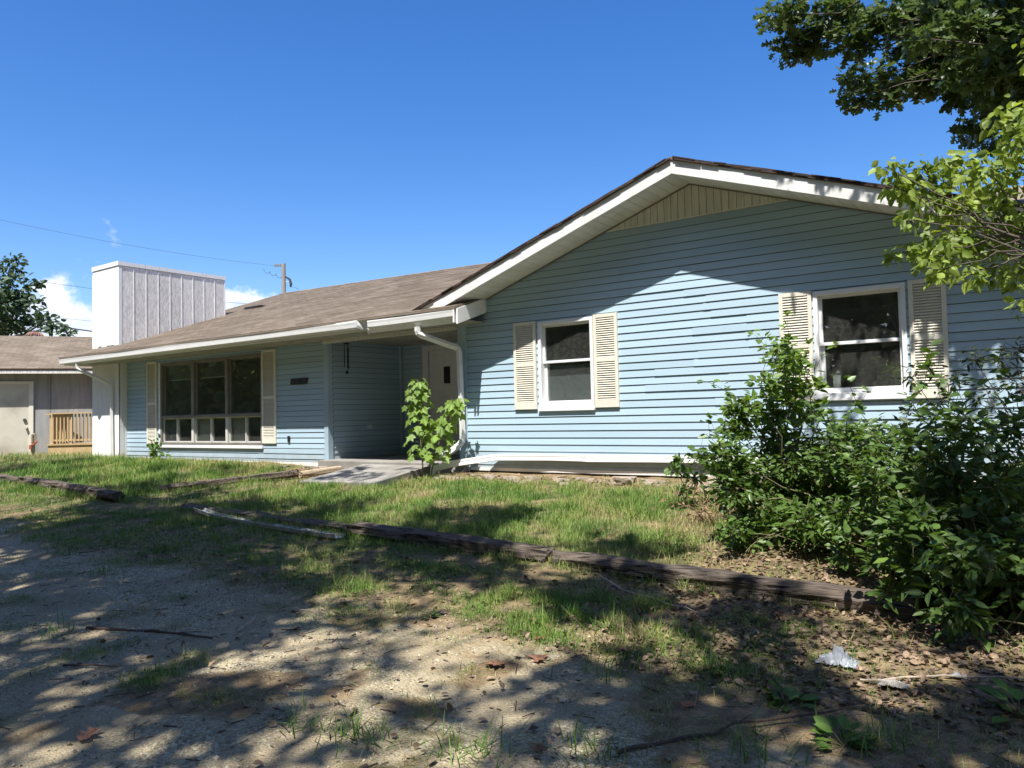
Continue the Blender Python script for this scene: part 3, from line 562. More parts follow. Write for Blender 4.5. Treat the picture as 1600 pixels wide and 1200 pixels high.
MB().box(-11.3, -7.8, .06, YB+.1, 1.80, 1.83).build('porch_ceiling', 'dark_soffit', house)
pb = MB().box(-11.22, -7.97, .03, .06, 1.72, 1.86).build('porch_beam', 'beige', house)
x = -11.21
while x < -8.05:
    MB().box(x, x+.094, .012, .029, 1.745, 1.86).build('plank', 'beige', pb); x += .1
MB().box(-11.22, -7.97, .006, .029, 1.715, 1.742).build('beam_trim', 'beige', pb)
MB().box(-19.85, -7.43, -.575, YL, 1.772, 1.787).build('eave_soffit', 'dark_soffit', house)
MB().box(-19.88, -7.43, -.60, -.575, 1.765, 1.945).build('eave_fascia', 'white', house)
b = MB(); b.hexa([(-7.415,-.70,1.70),(-7.385,-.70,1.70),(-7.385,.02,1.94),(-7.415,.02,1.94)],[(-7.415,-.70,1.925),(-7.385,-.70,1.925),(-7.385,.02,2.165),(-7.415,.02,2.165)])
b.build('eave_return_board', 'white', house)

# windows
def ring(b, x0, x1, z0, z1, wl, wr, wb, wt, y0, y1):
    b.box(x0, x1, y0, y1, z0, z0+wb); b.box(x0, x1, y0, y1, z1-wt, z1)
    b.box(x0, x0+wl, y0, y1, z0+wb, z1-wt); b.box(x1-wr, x1, y0, y1, z0+wb, z1-wt); return b
def hung_window(x0, x1, z0, z1, zm, blind):
    f = ring(MB(), x0, x1, z0, z1, .05, .05, .055, .05, -.03, .12).build('window', 'frame', house, bevel=.003)
    a, c_, lo, hi = x0+.05, x1-.05, z0+.055, z1-.05
    up_ = ring(MB(), a, c_, zm-.02, hi, .035, .035, .035, .035, .035, .066).build('sash', 'frame', f, bevel=.003)
    low = ring(MB(), a, c_, lo, zm+.022, .042, .042, .06, .036, .07, .10).build('sash', 'frame', f, bevel=.003)
    MB().box(a+.033, c_-.033, .05, .054, zm+.012, hi-.033).build('pane', 'glass', f)
    MB().box(a+.04, c_-.04, .083, .087, lo+.058, zm-.012).build('pane', 'glass', f)
    s = MB(); s.hexa([(x0-.01,-.05,z0-.03),(x1+.01,-.05,z0-.03),(x1+.01,.0,z0-.03),(x0-.01,.0,z0-.03)],[(x0-.01,-.05,z0-.002),(x1+.01,-.05,z0-.002),(x1+.01,.0,z0+.004),(x0-.01,.0,z0+.004)]); s.build('sill', 'frame', f)
    if blind: MB().box(a+.02, c_-.02, .13, .14, lo, zm-.05).build('blind', 'blind', f)
    return f
hung_window(-6.43, -5.50, .415, 1.695, 1.10, True)
hung_window(-2.515, -1.53, .455, 1.705, 1.088, False)
cardw = MB().box(-2.355, -2.27, .115, .118, .555, .72).build('card', 'paper', None); tag(cardw, 'small white card leaning inside the lower corner of the bush-side window', 'card')

LOUV = {}
def shutter(x0, x1, z0, z1, mids, y):
    b = MB(); st, tr, br, mr = .045, .05, .10, .055
    b.box(x0, x1, y-.016, y-.006, z0, z1)                                   # moulded back
    b.box(x0, x0+st, y-.042, y-.016, z0, z1); b.box(x1-st, x1, y-.042, y-.016, z0, z1)
    b.box(x0+st, x1-st, y-.042, y-.016, z0, z0+br); b.box(x0+st, x1-st, y-.042, y-.016, z1-tr, z1)
    edges = [z0+br]
    for mz in mids: b.box(x0+st, x1-st, y-.042, y-.016, mz-mr/2, mz+mr/2); edges += [mz-mr/2, mz+mr/2]
    edges.append(z1-tr)
    s = b.build('shutter', 'cream', house, bevel=.003)
    w = round(x1-x0-2*st, 3); xc = (x0+x1)/2
    for lo, hi in zip(edges[::2], edges[1::2]):
        n = int(round((hi-lo)/.0315)); st_ = (hi-lo)/n
        for i in range(n):
            zc = lo+st_*(i+.5)
            if (w) not in LOUV:
                q = MB(); h = w/2
                q.hexa([(xc-h,y-.040,zc-.011),(xc+h,y-.040,zc-.011),(xc+h,y-.0165,zc+.010),(xc-h,y-.0165,zc+.010)],[(xc-h,y-.040,zc-.004),(xc+h,y-.040,zc-.004),(xc+h,y-.0165,zc+.016),(xc-h,y-.0165,zc+.016)])
                LOUV[w] = (q.build('louver', 'cream', s), zc)
            else:
                o0, z00 = LOUV[w]; ow = ORI[o0.name]
                copy_of(o0, (xc, y-.02825, zc-.011), s)
    return s
shutter(-6.865, -6.465, .415, 1.712, [1.075], 0); shutter(-5.485, -5.11, .415, 1.712, [1.075], 0)
shutter(-2.91, -2.53, .42, 1.722, [1.08], 0); shutter(-1.50, -1.135, .42, 1.722, [1.08], 0)
shutter(-17.44, -17.03, -.13, 1.74, [.78], YL); shutter(-13.165, -12.735, -.115, 1.735, [.79], YL)

# picture window: three tall lights over six small sliders
pw = ring(MB(), -16.88, -13.17, -.15, 1.685, .055, .05, .05, .05, YL-.03, YL+.11).build('picture_window', 'shadealu', house, bevel=.003)
xm = [-16.825, -15.665, -15.565, -14.42, -14.33, -13.22]
for a, c_ in ((-15.665, -15.565), (-14.42, -14.33)):
    MB().box(a, c_, YL-.02, YL+.10, .485, 1.635).build('mullion', 'shadealu', pw); MB().box(a+.01, c_-.01, YL-.02, YL+.10, -.10, .43).build('mullion', 'sunalu', pw)  # shaded tone above the transom, sunlit tone below
MB().box(-16.825, -13.22, YL-.025, YL+.10, .43, .485).build('transom_rail', 'shadealu', pw)
for i, (a, c_) in enumerate(((-16.825, -15.665), (-15.565, -14.42), (-14.33, -13.22))):
    MB().box(a, c_, YL+.05, YL+.054, .485, 1.635).build('pane', 'glass', pw)
    ring(MB(), a, c_, .485, 1.635, .06 if i < 2 else .05, .03, .02, .03, YL+.03, YL+.049).build('sash', 'shadealu', pw)
    h = (a+c_)/2 - (.04 if i == 0 else 0.0)
    s1 = ring(MB(), a, h+.02, -.10, .43, .025, .035, .025, .02, YL+.02, YL+.045).build('slider_sash', 'sunalu', pw)
    s2 = ring(MB(), h-.02, c_, -.10, .43, .05, .02, .025, .02, YL+.046, YL+.07).build('slider_sash', 'sunalu', pw)
    MB().box(a+.02, h, YL+.03, YL+.033, -.08, .41).build('pane', 'glass', pw); MB().box(h, c_-.015, YL+.055, YL+.058, -.08, .41).build('pane', 'glass', pw)
    MB().box(a+.02, h-.01, YL+.10, YL+.11, -.10, .42).build('blind', 'blind' if i == 0 else 'tanblind', pw)
    if i < 2: MB().box(a+.03, c_-.02, YL+.13, YL+.14, 1.30, 1.66).build('roller_blind', 'blind', pw); MB().box(a+.03, c_-.02, YL+.12, YL+.145, 1.28, 1.30).build('blind_bar', 'sunalu', pw)
MB().box(-16.86, -16.70, YL+.16, YL+.17, .5, 1.3).build('curtain', 'dark', pw)
b = MB(); b.hexa([(-16.93,YL-.055,-.215),(-13.15,YL-.055,-.215),(-13.15,YL,-.215),(-16.93,YL,-.215)],[(-16.93,YL-.055,-.17),(-13.15,YL-.055,-.17),(-13.15,YL,-.152),(-16.93,YL,-.152)]); b.build('sill', 'frame', pw)
MB().box(-16.95, -16.882, YL-.03, YL, -.17, 1.70).build('trim', 'frame', pw)

# rooms seen through the glass
def room(x0, x1, y0, y1, z0, z1):
    b = MB(); b.box(x0, x1, y1, y1+.1, z0, z1); b.box(x0-.1, x0, y0, y1+.1, z0, z1); b.box(x1, x1+.1, y0, y1+.1, z0, z1); b.box(x0-.1, x1+.1, y0, y1+.1, z0-.1, z0); b.box(x0-.1, x1+.1, y0, y1+.1, z1, z1+.06)
    b.build('interior_wall', 'room', house)
room(-7.74, -4.2, .12, 3.4, -.4, 1.9); room(-4.0, -.3, .12, 3.6, -.4, 1.9); room(-18.2, -11.5, .28, 4.2, -.4, 1.9)
MB().box(-.24, -.14, .11, 9, -.5, 2.0).build('wall', 'siding', house)
MB().box(-18.4, -18.3, .27, 12, -.5, 2.0).build('wall', 'siding', house)
MB().box(-18.4, -.14, 12, 12.1, -.5, 1.95).build('wall', 'siding', house)

# porch door
dr = MB().box(-10.48, -9.52, YB+.0, YB+.045, -.40, 1.645).build('door', 'door', house)
cs = MB(); cs.box(-10.645, -10.49, YB-.03, YB+.06, -.40, 1.755); cs.box(-9.51, -9.36, YB-.03, YB+.06, -.40, 1.755); cs.box(-10.49, -9.51, YB-.03, YB+.06, 1.65, 1.755); cs.build('door_frame', 'door', dr)
for (a, c_, z0, z1) in ((-10.36, -10.08, 1.36, 1.56), (-9.93, -9.65, 1.36, 1.56), (-10.36, -10.16, .99, 1.31), (-9.87, -9.65, .99, 1.31), (-10.36, -10.08, -.2, .85), (-9.93, -9.65, -.2, .85)):
    p_ = MB(); p_.box(a, c_, YB-.008, YB-.001, z0, z1); p_.box(a+.03, c_-.03, YB-.016, YB-.008, z0+.03, z1-.03); p_.build('door_panel', 'door', dr, bevel=.004)
MB().box(-10.48, -9.52, YB-.012, YB-.001, .91, .96).build('door_rail', 'door', dr)
MB().box(-10.10, -9.945, YB-.012, YB-.001, 0.985, 1.315).build('door_pane', 'black', dr)
MB().tube([(-9.60,YB-.06,.55),(-9.60,YB,.55)], .028, 10).build('handle', 'shadealu', dr)

# gutters and downspouts
def gutter_run(name, st):
    b = MB(); pr = []
    for (x, zt, zb, dy, lean) in st:
        hm_ = zt-.115 if lean > .03 else zb+.022
        pr.append([(x,-.60,zt-.01),(x,-.698+dy,zt),(x,-.712+dy,zt-.008),(x,-.714+dy,zt-.03),(x,-.708+dy,zt-.06),(x,-.702+dy,hm_),(x,-.680+dy+lean*1.2,zb),(x,-.60,zb+.004)])
    n = len(pr[0]); vs = [q for s in pr for q in s]
    fs = [(i*n+j, i*n+(j+1)%n, (i+1)*n+(j+1)%n, (i+1)*n+j) for i in range(len(pr)-1) for j in range(n)] + [tuple(range(n-1,-1,-1)), tuple(range((len(pr)-1)*n, len(pr)*n))]
    b.add(vs, [tuple(reversed(f)) for f in fs]); return b.build(name, 'gutter', house)
gutter_run('gutter', [(-19.9,1.935,1.79,0,0),(-18.5,1.937,1.792,.0,0),(-17,1.945,1.795,.004,.0),(-15.2,1.95,1.795,-.004,0),(-13.6,1.952,1.80,0,0),(-12,1.95,1.803,.003,0),(-10.8,1.945,1.805,0,0),(-10.1,1.938,1.803,-.004,0),(-9.75,1.932,1.80,-.02,0),(-9.5,1.935,1.80,-.03,.02)])
b = MB()                                                                    # the torn, folded joint
b.add([(-9.5,-.735,1.938),(-9.5,-.73,1.86),(-9.5,-.70,1.80),(-9.40,-.70,1.925),(-9.42,-.66,1.85),(-9.40,-.62,1.765),(-9.27,-.705,1.925),(-9.30,-.665,1.84),(-9.26,-.65,1.73),(-9.36,-.60,1.70)],
      [(0,1,4,3),(1,2,5,4),(3,4,7,6),(4,5,8,7),(5,9,8)])
b.build('torn_gutter_joint', 'gutter', house)
gutter_run('gutter', [(-9.28,1.925,1.715,0,.05),(-9.1,1.922,1.72,0,.06),(-8.5,1.925,1.722,.003,.06),(-7.9,1.932,1.722,0,.06),(-7.47,1.938,1.727,0,.05)])
MB().box(-7.468, -7.44, -.716, -.60, 1.725, 1.94).build('gutter_end_cap', 'gutter', house)
RECT = [(-.04,-.028),(-.012,-.028),(-.008,-.022),(.008,-.022),(.012,-.028),(.04,-.028),(.04,.028),(.012,.028),(.008,.022),(-.008,.022),(-.012,.028),(-.04,.028)]
def spout(path, name, parent, w=1.0, m='gutter', upv=Vector((.35,1,.1)), swap=False):
    q = [Vector(path[0])]
    for i in range(1, len(path)-1):                                          # round each bend with three rings
        a, p_, c_ = Vector(path[i-1]), Vector(path[i]), Vector(path[i+1]); r = min(.07, (p_-a).length*.4, (c_-p_).length*.4)
        s, e = p_+(a-p_).normalized()*r, p_+(c_-p_).normalized()*r
        q += [s, (s+e+2*p_)/4, e]
    q.append(Vector(path[-1]))
    return MB().sweep(q, [((y*w, -x*w) if swap else (x*w, y*w)) for x, y in RECT], upv).build(name, m, parent, bevel=0)
spout([(-8.235,-.655,1.73),(-8.235,-.655,1.62),(-7.86,-.115,1.40),(-7.85,-.075,-.06),(-8.0,-.16,-.20),(-8.22,-.26,-.31)], 'downspout', house, 1.05)
spout([(-19.13,-.655,1.80),(-19.13,-.655,1.665),(-18.60,-.12,1.27),(-18.565,-.11,-.5)], 'downspout', house, .95)
MB().box(-12.385, -12.325, YL-.035, YL-.012, -.085, .03).build('outlet_box', 'black', house)
MB().box(-11.236, -11.225, 1.10, 1.24, .135, .20).build('outlet_plate', 'door', house)

# chimney
ch = MB().box(-19.585, -18.37, -.035, 2.79, -.6, 4.16).build('chimney', 'chimw', house)
for a, c_ in ((-19.59, -19.16), (-19.155, -18.76), (-18.755, -18.352)): MB().box(a, c_, -.06, -.036, -.55, 4.09).build('panel', 'chimw', ch, bevel=.003)
n = 9; L0, L1 = .0, 2.80
for i in range(n):
    a = L0+(L1-L0)*i/n; MB().box(-18.369, -18.352, a+.014, a+(L1-L0)/n-.012, 2.0, 4.09).build('panel', 'chim', ch)
    if i: MB().box(-18.369, -18.342, a-.012, a+.004, 2.0, 4.10).build('batten', 'chimw', ch)
MB().box(-18.369, -18.345, -.059, .02, 1.9, 4.09).build('corner_trim', 'chimw', ch); MB().box(-18.369, -18.345, 2.77, 2.80, 2.9, 4.09).build('corner_trim', 'chimw', ch)
MB().box(-18.369, -18.352, -.058, .06, -.55, 1.77).build('panel', 'chimw', ch); MB().box(-18.369, -18.355, .065, .149, -.55, 1.77).build('panel', 'chimw', ch)
MB().box(-19.64, -19.586, -.05, .25, -.55, 4.02).build('corner_trim', 'chimw', ch)
b = MB(); b.box(-19.61, -18.335, -.078, -.0605, 4.095, 4.20); b.box(-18.351, -18.335, -.0604, 2.815, 4.10, 4.195); b.box(-19.61, -18.352, -.0604, 2.81, 4.161, 4.19); b.build('cap_trim', 'chimw', ch)
b = MB()
for i in range(14): 
    x = -19.3+.95*i/14; b.box(x, x+random.uniform(.04,.09), -.072, -.061, 2.165+random.uniform(-.01,.01), 2.19+random.uniform(0,.035))
b.build('torn_flashing', 'shadealu', ch)

# ------------------------------------------------------------------ things on and by the house
sg = thing('house_number_sign', (-12.03, YL-.02, 1.02), 'black house number plaque on the blue siding right of the picture window', 'sign')
b = MB(); b.hexa([(-12.285,YL-.032,1.012),(-11.80,YL-.032,1.012),(-11.80,YL-.018,1.012),(-12.285,YL-.018,1.012)],[(-12.265,YL-.032,1.128),(-11.775,YL-.032,1.128),(-11.775,YL-.018,1.128),(-12.265,YL-.018,1.128)]); b.build('plate', 'black', sg)
SEG = {'5': 'acdfg', '1': 'bc', '7': 'abc'}
for i, chd in enumerate('5117'):
    x0 = -12.205+i*.098; z0 = 1.030; w, h, t = .055, .08, .011
    sl = lambda x, z: x + (z-1.07)*.22
    b = MB()
    bars = {'a': (0, w, h-t, h), 'g': (0, w, h/2-t/2, h/2+t/2), 'd': (0, w, 0, t), 'f': (0, t, h/2, h), 'c': (w-t, w, 0, h/2), 'b': (w-t, w, h/2, h)}
    for s in SEG[chd]:
        a, c_, lo, hi = bars[s]; lo += z0; hi += z0; a += x0; c_ += x0
        b.hexa([(sl(a,lo),YL-.037,lo),(sl(c_,lo),YL-.037,lo),(sl(c_,lo),YL-.0325,lo),(sl(a,lo),YL-.0325,lo)],[(sl(a,hi),YL-.037,hi),(sl(c_,hi),YL-.037,hi),(sl(c_,hi),YL-.0325,hi),(sl(a,hi),YL-.0325,hi)])
    b.build('digit', 'dark', sg)
wc = thing('wind_chime', (-11.02, .42, 1.3), 'dark wind chime hanging under the porch beam', 'wind chime')
MB().tube([(-11.02,.42,1.80),(-11.02,.42,1.74)], .004, 5).build('cord', 'black', wc)
b = MB(); b.tube([(-11.02,.42,1.74),(-11.02,.42,1.72)], .06, 12); b.build('disc', 'black', wc)
for i, L_ in enumerate((.42, .38, .36)):
    a = i*2.1; x, y = -11.02+.045*math.cos(a), .42+.045*math.sin(a)
    MB().tube([(x,y,1.72),(x,y,1.66),(x,y,1.659),(x,y,1.66-L_)], [.003,.003,.008,.008], 8).build('chime_tube', 'black', wc)
MB().tube([(-11.02,.42,1.72),(-11.02,.42,1.20)], .002, 4).build('clapper_cord', 'black', wc)
MB().tube([(-11.02,.42,1.17),(-11.02,.42,1.20),(-11.02,.42,1.23)], [.02,.03,.02], 8).build('clapper', 'black', wc)

fg = spout([(-8.13,-.50,-.66),(-8.12,-.50,-.47),(-7.80,-.42,-.385),(-7.2,-.09,-.297),(-6.2,-.052,-.286),(-5.68,-.062,-.289),(-5.60,-.056,-.296),(-4.6,-.05,-.284),(-3.2,-.05,-.278)], 'downspout_extension', None, 1.15, upv=Vector((0, .2, 1)), swap=True)
tag(fg, 'long dented white downspout lying along the wall base from the porch into the bushes', 'downspout')
path = [(-9.45,-3.60,-.80),(-9.0,-3.68,-.845),(-8.3,-3.76,-.868),(-7.6,-3.82,-.885),(-6.9,-3.88,-.90),(-6.36,-3.92,-.905)]
path = [(x, y, land(x, y)+dz) for (x, y, _), dz in zip(path, (.075, .05, .035, .03, .028, .03))]
gp = MB().sweep(path, [(-.07,-.02),(.06,-.02),(.075,.03),(.068,.032),(.055,-.012),(-.062,-.012),(-.07,.018),(-.076,.016)]).build('gutter_piece', 'dirty_gutter', None)
tag(gp, 'fallen length of white gutter lying in front of the dark landscaping tie', 'gutter')

# slabs
tag(MB().box(-11.25, -7.80, -.10, YB+.06, -.75, -.405).build('porch_slab', 'concrete', None, bevel=.008), kind='structure', label='concrete floor of the recessed porch')
b = MB(); b.hexa([(-10.1,-1.45,-.85),(-8.40,-1.45,-.85),(-8.52,-.105,-.8),(-10.05,-.105,-.8)],[(-10.1,-1.45,-.635),(-8.40,-1.45,-.60),(-8.52,-.105,-.445),(-10.05,-.105,-.445)])
tag(b.build('walkway', 'concrete', None, bevel=.01), kind='structure', label='concrete walkway leading up to the porch')
# railway ties edging the lawn
def tie(x0, y0, x1, y1, label, cat='timber', h=.14, w=.19, lift=.09, m='tie', group='weathered ties edging the lawn', dz=0, name='landscape_tie'):
    n = max(6, int(abs(Vector((x1-x0, y1-y0)).length)/.16)); a = Vector((x1-x0, y1-y0, 0)).normalized(); s = Vector((-a.y, a.x, 0)); vs = []; k = 14; sd_ = random.random()*50
    for i in range(n+1):
        t = i/n; x, y = x0+(x1-x0)*t, y0+(y1-y0)*t; z = land(x, y) + lift - h/2 + dz
        for j in range(k):
            q = 2*math.pi*(j+.5)/k; cx = max(-1, min(1, 1.25*math.cos(q))); cz = max(-1, min(1, 1.25*math.sin(q)))
            f = 1 + .34*noise.noise(Vector((x*1.7+sd_, cx*2.2, cz*2.2))) - (.10 if i in (0, n) else 0) + (.16*noise.noise(Vector((x*6, j*1.3, sd_))))
            vs.append(Vector((x, y, z)) + s*(cx*w/2*f) + Vector((0, 0, cz*h/2*f)) + a*random.uniform(-.01, .01)*(3 if i in (0, n) else 1))
    fs = [(i*k+j, i*k+(j+1)%k, (i+1)*k+(j+1)%k, (i+1)*k+j) for i in range(n) for j in range(k)] + [tuple(range(k-1,-1,-1)), tuple(range(n*k, n*k+k))]
    b = MB(); b.add(vs, [tuple(reversed(f)) for f in fs]); o = b.build(name, m, None, smooth=False)
    return tag(o, label, cat, group)
tie(-10.15, -3.36, -6.48, -3.66, 'dark tie directly behind the fallen white gutter piece', lift=.065)
tie(-6.42, -3.68, -3.72, -3.90, 'brown split tie in front of the middle of the lawn', lift=.115)
tie(-3.66, -3.90, -.85, -4.14, 'grey-brown tie running into the bushes', lift=.105)
tie(-19.6, -2.62, -16.7, -2.82, 'weathered tie at the far end of the lawn beyond the broken one', lift=.15)
tie(-16.6, -2.80, -12.0, -3.36, 'long dark tie with a rotted sawn end in front of the picture-window lawn', lift=.16)
tie(-12.15, -2.62, -10.75, -.95, 'thin dark tie edging the lawn beside the walkway', h=.12, w=.13, lift=.10)
tie(-10.72, -.90, -10.35, -.35, 'short bleached timber by the porch end of the walkway', h=.09, w=.10, lift=.07, m='paletie')
# rubble along the foundation
se = thing('stone_edging', (-5.6, -.5, -.56), 'row of pale rubble stones along the foot of the gable wall', 'stones')
def rock(x, y, s, m='stone', parent=None, name='stone', zoff=0, flat=.6):
    bm_ = bmesh.new(); bmesh.ops.create_icosphere(bm_, subdivisions=2 if s < .12 else 3, radius=1.0)
    a = random.uniform(0, 6.28); ca, sa = math.cos(a), math.sin(a); e = random.uniform(.75, 1.5); vs = []; sd_ = random.uniform(0, 90)
    for v in bm_.verts:
        p = v.co; f = 1 + .55*noise.noise(p*1.1+Vector((sd_,0,0))) + .22*noise.noise(p*2.7+Vector((0,sd_,0)))
        px_, py_ = p.x*e*f, p.y*f; zz = max(-.5, min(.62, p.z*f))
        vs.append((x+(px_*ca-py_*sa)*s, y+(px_*sa+py_*ca)*s, land(x, y)+zoff+zz*flat*1.2*s))
    bm_.verts.index_update(); fc = [tuple(v.index for v in f.verts) for f in bm_.faces]; bm_.free()
    return MB().add(vs, fc).build(name, m, parent)
for i in range(58):
    x = -7.9+4.9*i/57+random.uniform(-.05,.05); rock(x, random.uniform(-.80,-.42), random.uniform(.035,.095), parent=se, zoff=.0)
for i in range(14): rock(random.uniform(-11.9,-10.5), random.uniform(-.55,-.15), random.uniform(.03,.07), parent=se, zoff=.01)
tag(rock(-3.55, -.75, .26, name='boulder', flat=.55, zoff=.03), 'low brown mossy rock against the wall under the bushes', 'rock')
tag(rock(-3.30, -.25, .17, name='boulder', flat=.9, zoff=.06), 'brown rock under the bush end of the long white downspout', 'rock')
tag(rock(-4.75, -.62, .14, name='boulder', flat=.6, zoff=.03), 'pale grey rock in the row below the long white downspout', 'rock')

# ------------------------------------------------------------------ garage beyond the chimney
GD = Vector((.55, .835, 0)).normalized(); GN = Vector((.835, -.55, 0)).normalized(); GO = Vector((-24.58, -.21, 0))
def gp_(t, n, z): q = GO + GD*t + GN*n; return (q.x, q.y, z)
def gbox(t0, t1, n0, n1, z0, z1): 
    return MB().hexa([gp_(t0,n1,z0),gp_(t1,n1,z0),gp_(t1,n0,z0),gp_(t0,n0,z0)],[gp_(t0,n1,z1),gp_(t1,n1,z1),gp_(t1,n0,z1),gp_(t0,n0,z1)])
ga = thing('garage', (-24, .5, -.5), 'low grey outbuilding with brown shingle roof beyond the chimney', 'garage')
gbox(-4.5, 6.5, -.12, 0, -.7, 1.95).build('wall', 'garage', ga)
for t in (1.25, 2.47, 3.7, 4.9): gbox(t, t+.012, .0, .004, -.6, 1.8).build('panel_joint', 'dark', ga)
gbox(-4.5, 6.5, -6.8, -6.7, -.7, 1.9).build('wall', 'garage', ga); gbox(6.4, 6.5, -6.7, -.12, -.7, 1.95).build('wall', 'garage', ga); gbox(-4.5, -4.4, -6.7, -.12, -.7, 1.95).build('wall', 'garage', ga)
gbox(-4.8, 6.8, .38, .40, 1.80, 1.90).build('fascia_board', 'chim', ga); gbox(-4.8, 6.8, .0, .38, 1.80, 1.815).build('soffit', 'dark_soffit', ga)
def groofp(t, v, o=0): return gp_(t, .42-3.6*v, 1.935+1.27*v+o)
b = MB(); b.add([groofp(-4.9,0),groofp(6.9,0),groofp(6.9,1),groofp(-4.9,1),gp_(6.9,-7.1,1.9),gp_(-4.9,-7.1,1.9)], [(0,1,2,3),(3,2,4,5)])
b.hexa([gp_(-4.9,.42,1.91),gp_(6.9,.42,1.91),gp_(6.9,.36,1.91),gp_(-4.9,.36,1.91)],[gp_(-4.9,.42,1.934),gp_(6.9,.42,1.934),gp_(6.9,.36,1.94),gp_(-4.9,.36,1.94)])
gr_ = b.build('roof', 'shingle_edge', ga)
b = MB(); R2 = 27
for j in range(R2):
    v0, v1 = j/R2, min(1, (j+1.1)/R2); t = -4.9-(j*.173 % .33)
    while t < 6.9:
        a, c_ = t+.004, t+.326; o = .012+random.gauss(0,.0015); t += .33
        b.add([groofp(a,v0,o),groofp(c_,v0,o),groofp(c_,v1,.004),groofp(a,v1,.004),groofp(a,v0,.001),groofp(c_,v0,.001)], [(0,1,2,3),(4,5,1,0)])
b.build('shingle', 'shingle', gr_, kind='stuff', rnd=True)
gdoor = gbox(-.75, .72, .005, .03, -.5, 1.52).build('door', 'gdoor', ga)
b = MB()
for t0, t1, z0, z1 in ((.72, .83, -.5, 1.60), (-.86, -.75, -.5, 1.60), (-.75, .72, 1.52, 1.60)):
    b.hexa([gp_(t0,.045,z0),gp_(t1,.045,z0),gp_(t1,.002,z0),gp_(t0,.002,z0)],[gp_(t0,.045,z1),gp_(t1,.045,z1),gp_(t1,.002,z1),gp_(t0,.002,z1)])
b.build('door_frame', 'cream', gdoor)
for z in (.50,): MB().tube([gp_(.62,.03,z),gp_(.62,.07,z)], .045, 10).build('deadbolt', 'dark', gdoor)
MB().tube([gp_(.66,.03,.29),gp_(.66,.11,.29)], .035, 10).build('handle', 'sunalu', gdoor)
# spinning roof vent
vt = (-28.2, 2.2)
b = MB(); vz = 3.12
tb = thing('turbine_vent', (vt[0], vt[1], vz), 'rusty ribbed turbine vent on the outbuilding roof ridge', 'roof vent')
MB().tube([(vt[0],vt[1],vz-.1),(vt[0],vt[1],vz+.08)], .17, 14).build('base', 'rust', tb)
for i in range(18):
    a = 2*math.pi*i/18; q = []
    for k in range(6):
        ph = math.pi*(k/5)*.9+.15; rr = .12+.13*math.sin(ph); z = vz+.08+.24*k/5
        q.append((vt[0]+rr*math.cos(a+k*.06), vt[1]+rr*math.sin(a+k*.06), z))
    MB().tube(q, [.028]*6, 4).build('vane', 'rust', tb)
MB().tube([(vt[0],vt[1],vz+.31),(vt[0],vt[1],vz+.345)], [.14,.08], 14).build('cap', 'rust', tb)
# wooden landing with railing
dk = thing('wooden_landing', (-22.5, .6, -.45), 'small pine landing with slatted railing beside the outbuilding door', 'deck')
RO = Vector((-22.80, .33, 0)); RD = Vector((.80, .60, 0)).normalized(); RN = Vector((.60, -.80, 0)).normalized()
def rp(t, n, z): q = RO + RD*t + RN*n; return (q.x, q.y, z)
def rbox(t0, t1, n0, n1, z0, z1, name, m='deck', parent=None):
    return MB().hexa([rp(t0,n1,z0),rp(t1,n1,z0),rp(t1,n0,z0),rp(t0,n0,z0)],[rp(t0,n1,z1),rp(t1,n1,z1),rp(t1,n0,z1),rp(t0,n0,z1)]).build(name, m, parent if parent else dk)
fl = rbox(-.05, 1.5, -1.0, .06, -.215, -.175, 'deck_floor'); rbox(-.02, 1.5, -.9, .03, -.5, -.22, 'step_riser')
rbox(.08, 1.28, -.06, .08, .64, .675, 'rail'); rbox(.08, 1.25, -.02, .02, -.10, -.055, 'rail')
for t in (.0, .50, 1.12): rbox(t+.04, t+.115, -.055, -.0, -.175, .64, 'post')
for i in range(11):
    t = .10+i*.10
    if abs(t-.54) < .04: continue
    rbox(t, t+.032, .002, .035, -.12, .635, 'baluster')
rbox(-.14, .06, -1.0, -.06, .62, .655, 'rail'); 
for i in range(6): rbox(-.10+i*.01, -.03+i*.01, -.95+i*.16, -.90+i*.16, -.175, .62, 'baluster', 'deck')
rbox(1.20, 1.28, -.95, -.08, -.17, .60, 'end_board')
# frost-free yard hydrant
hy = thing('yard_hydrant', (-22.6, -.05, -.5), 'short pale standpipe with red handle beside the outbuilding door', 'hydrant')
hx, hyy = -22.98, -.03
MB().tube([(hx,hyy,-.55),(hx,hyy,.10)], .03, 8).build('pipe', 'paletie', hy); MB().tube([(hx+.02,hyy,-.20),(hx+.16,hyy+.06,-.08)], .028, 6).build('handle', 'red', hy)
MB().box(hx-.05, hx+.05, hyy-.06, hyy-.02, -.30, -.18).build('bracket', 'red', hy); MB().tube([(hx+.10,hyy+.04,-.10),(hx+.10,hyy+.04,.10)], .022, 6).build('spout', 'paletie', hy)
MB().tube([(hx,hyy,.10),(hx+.10,hyy+.04,.11)], .026, 6).build('head', 'paletie', hy)

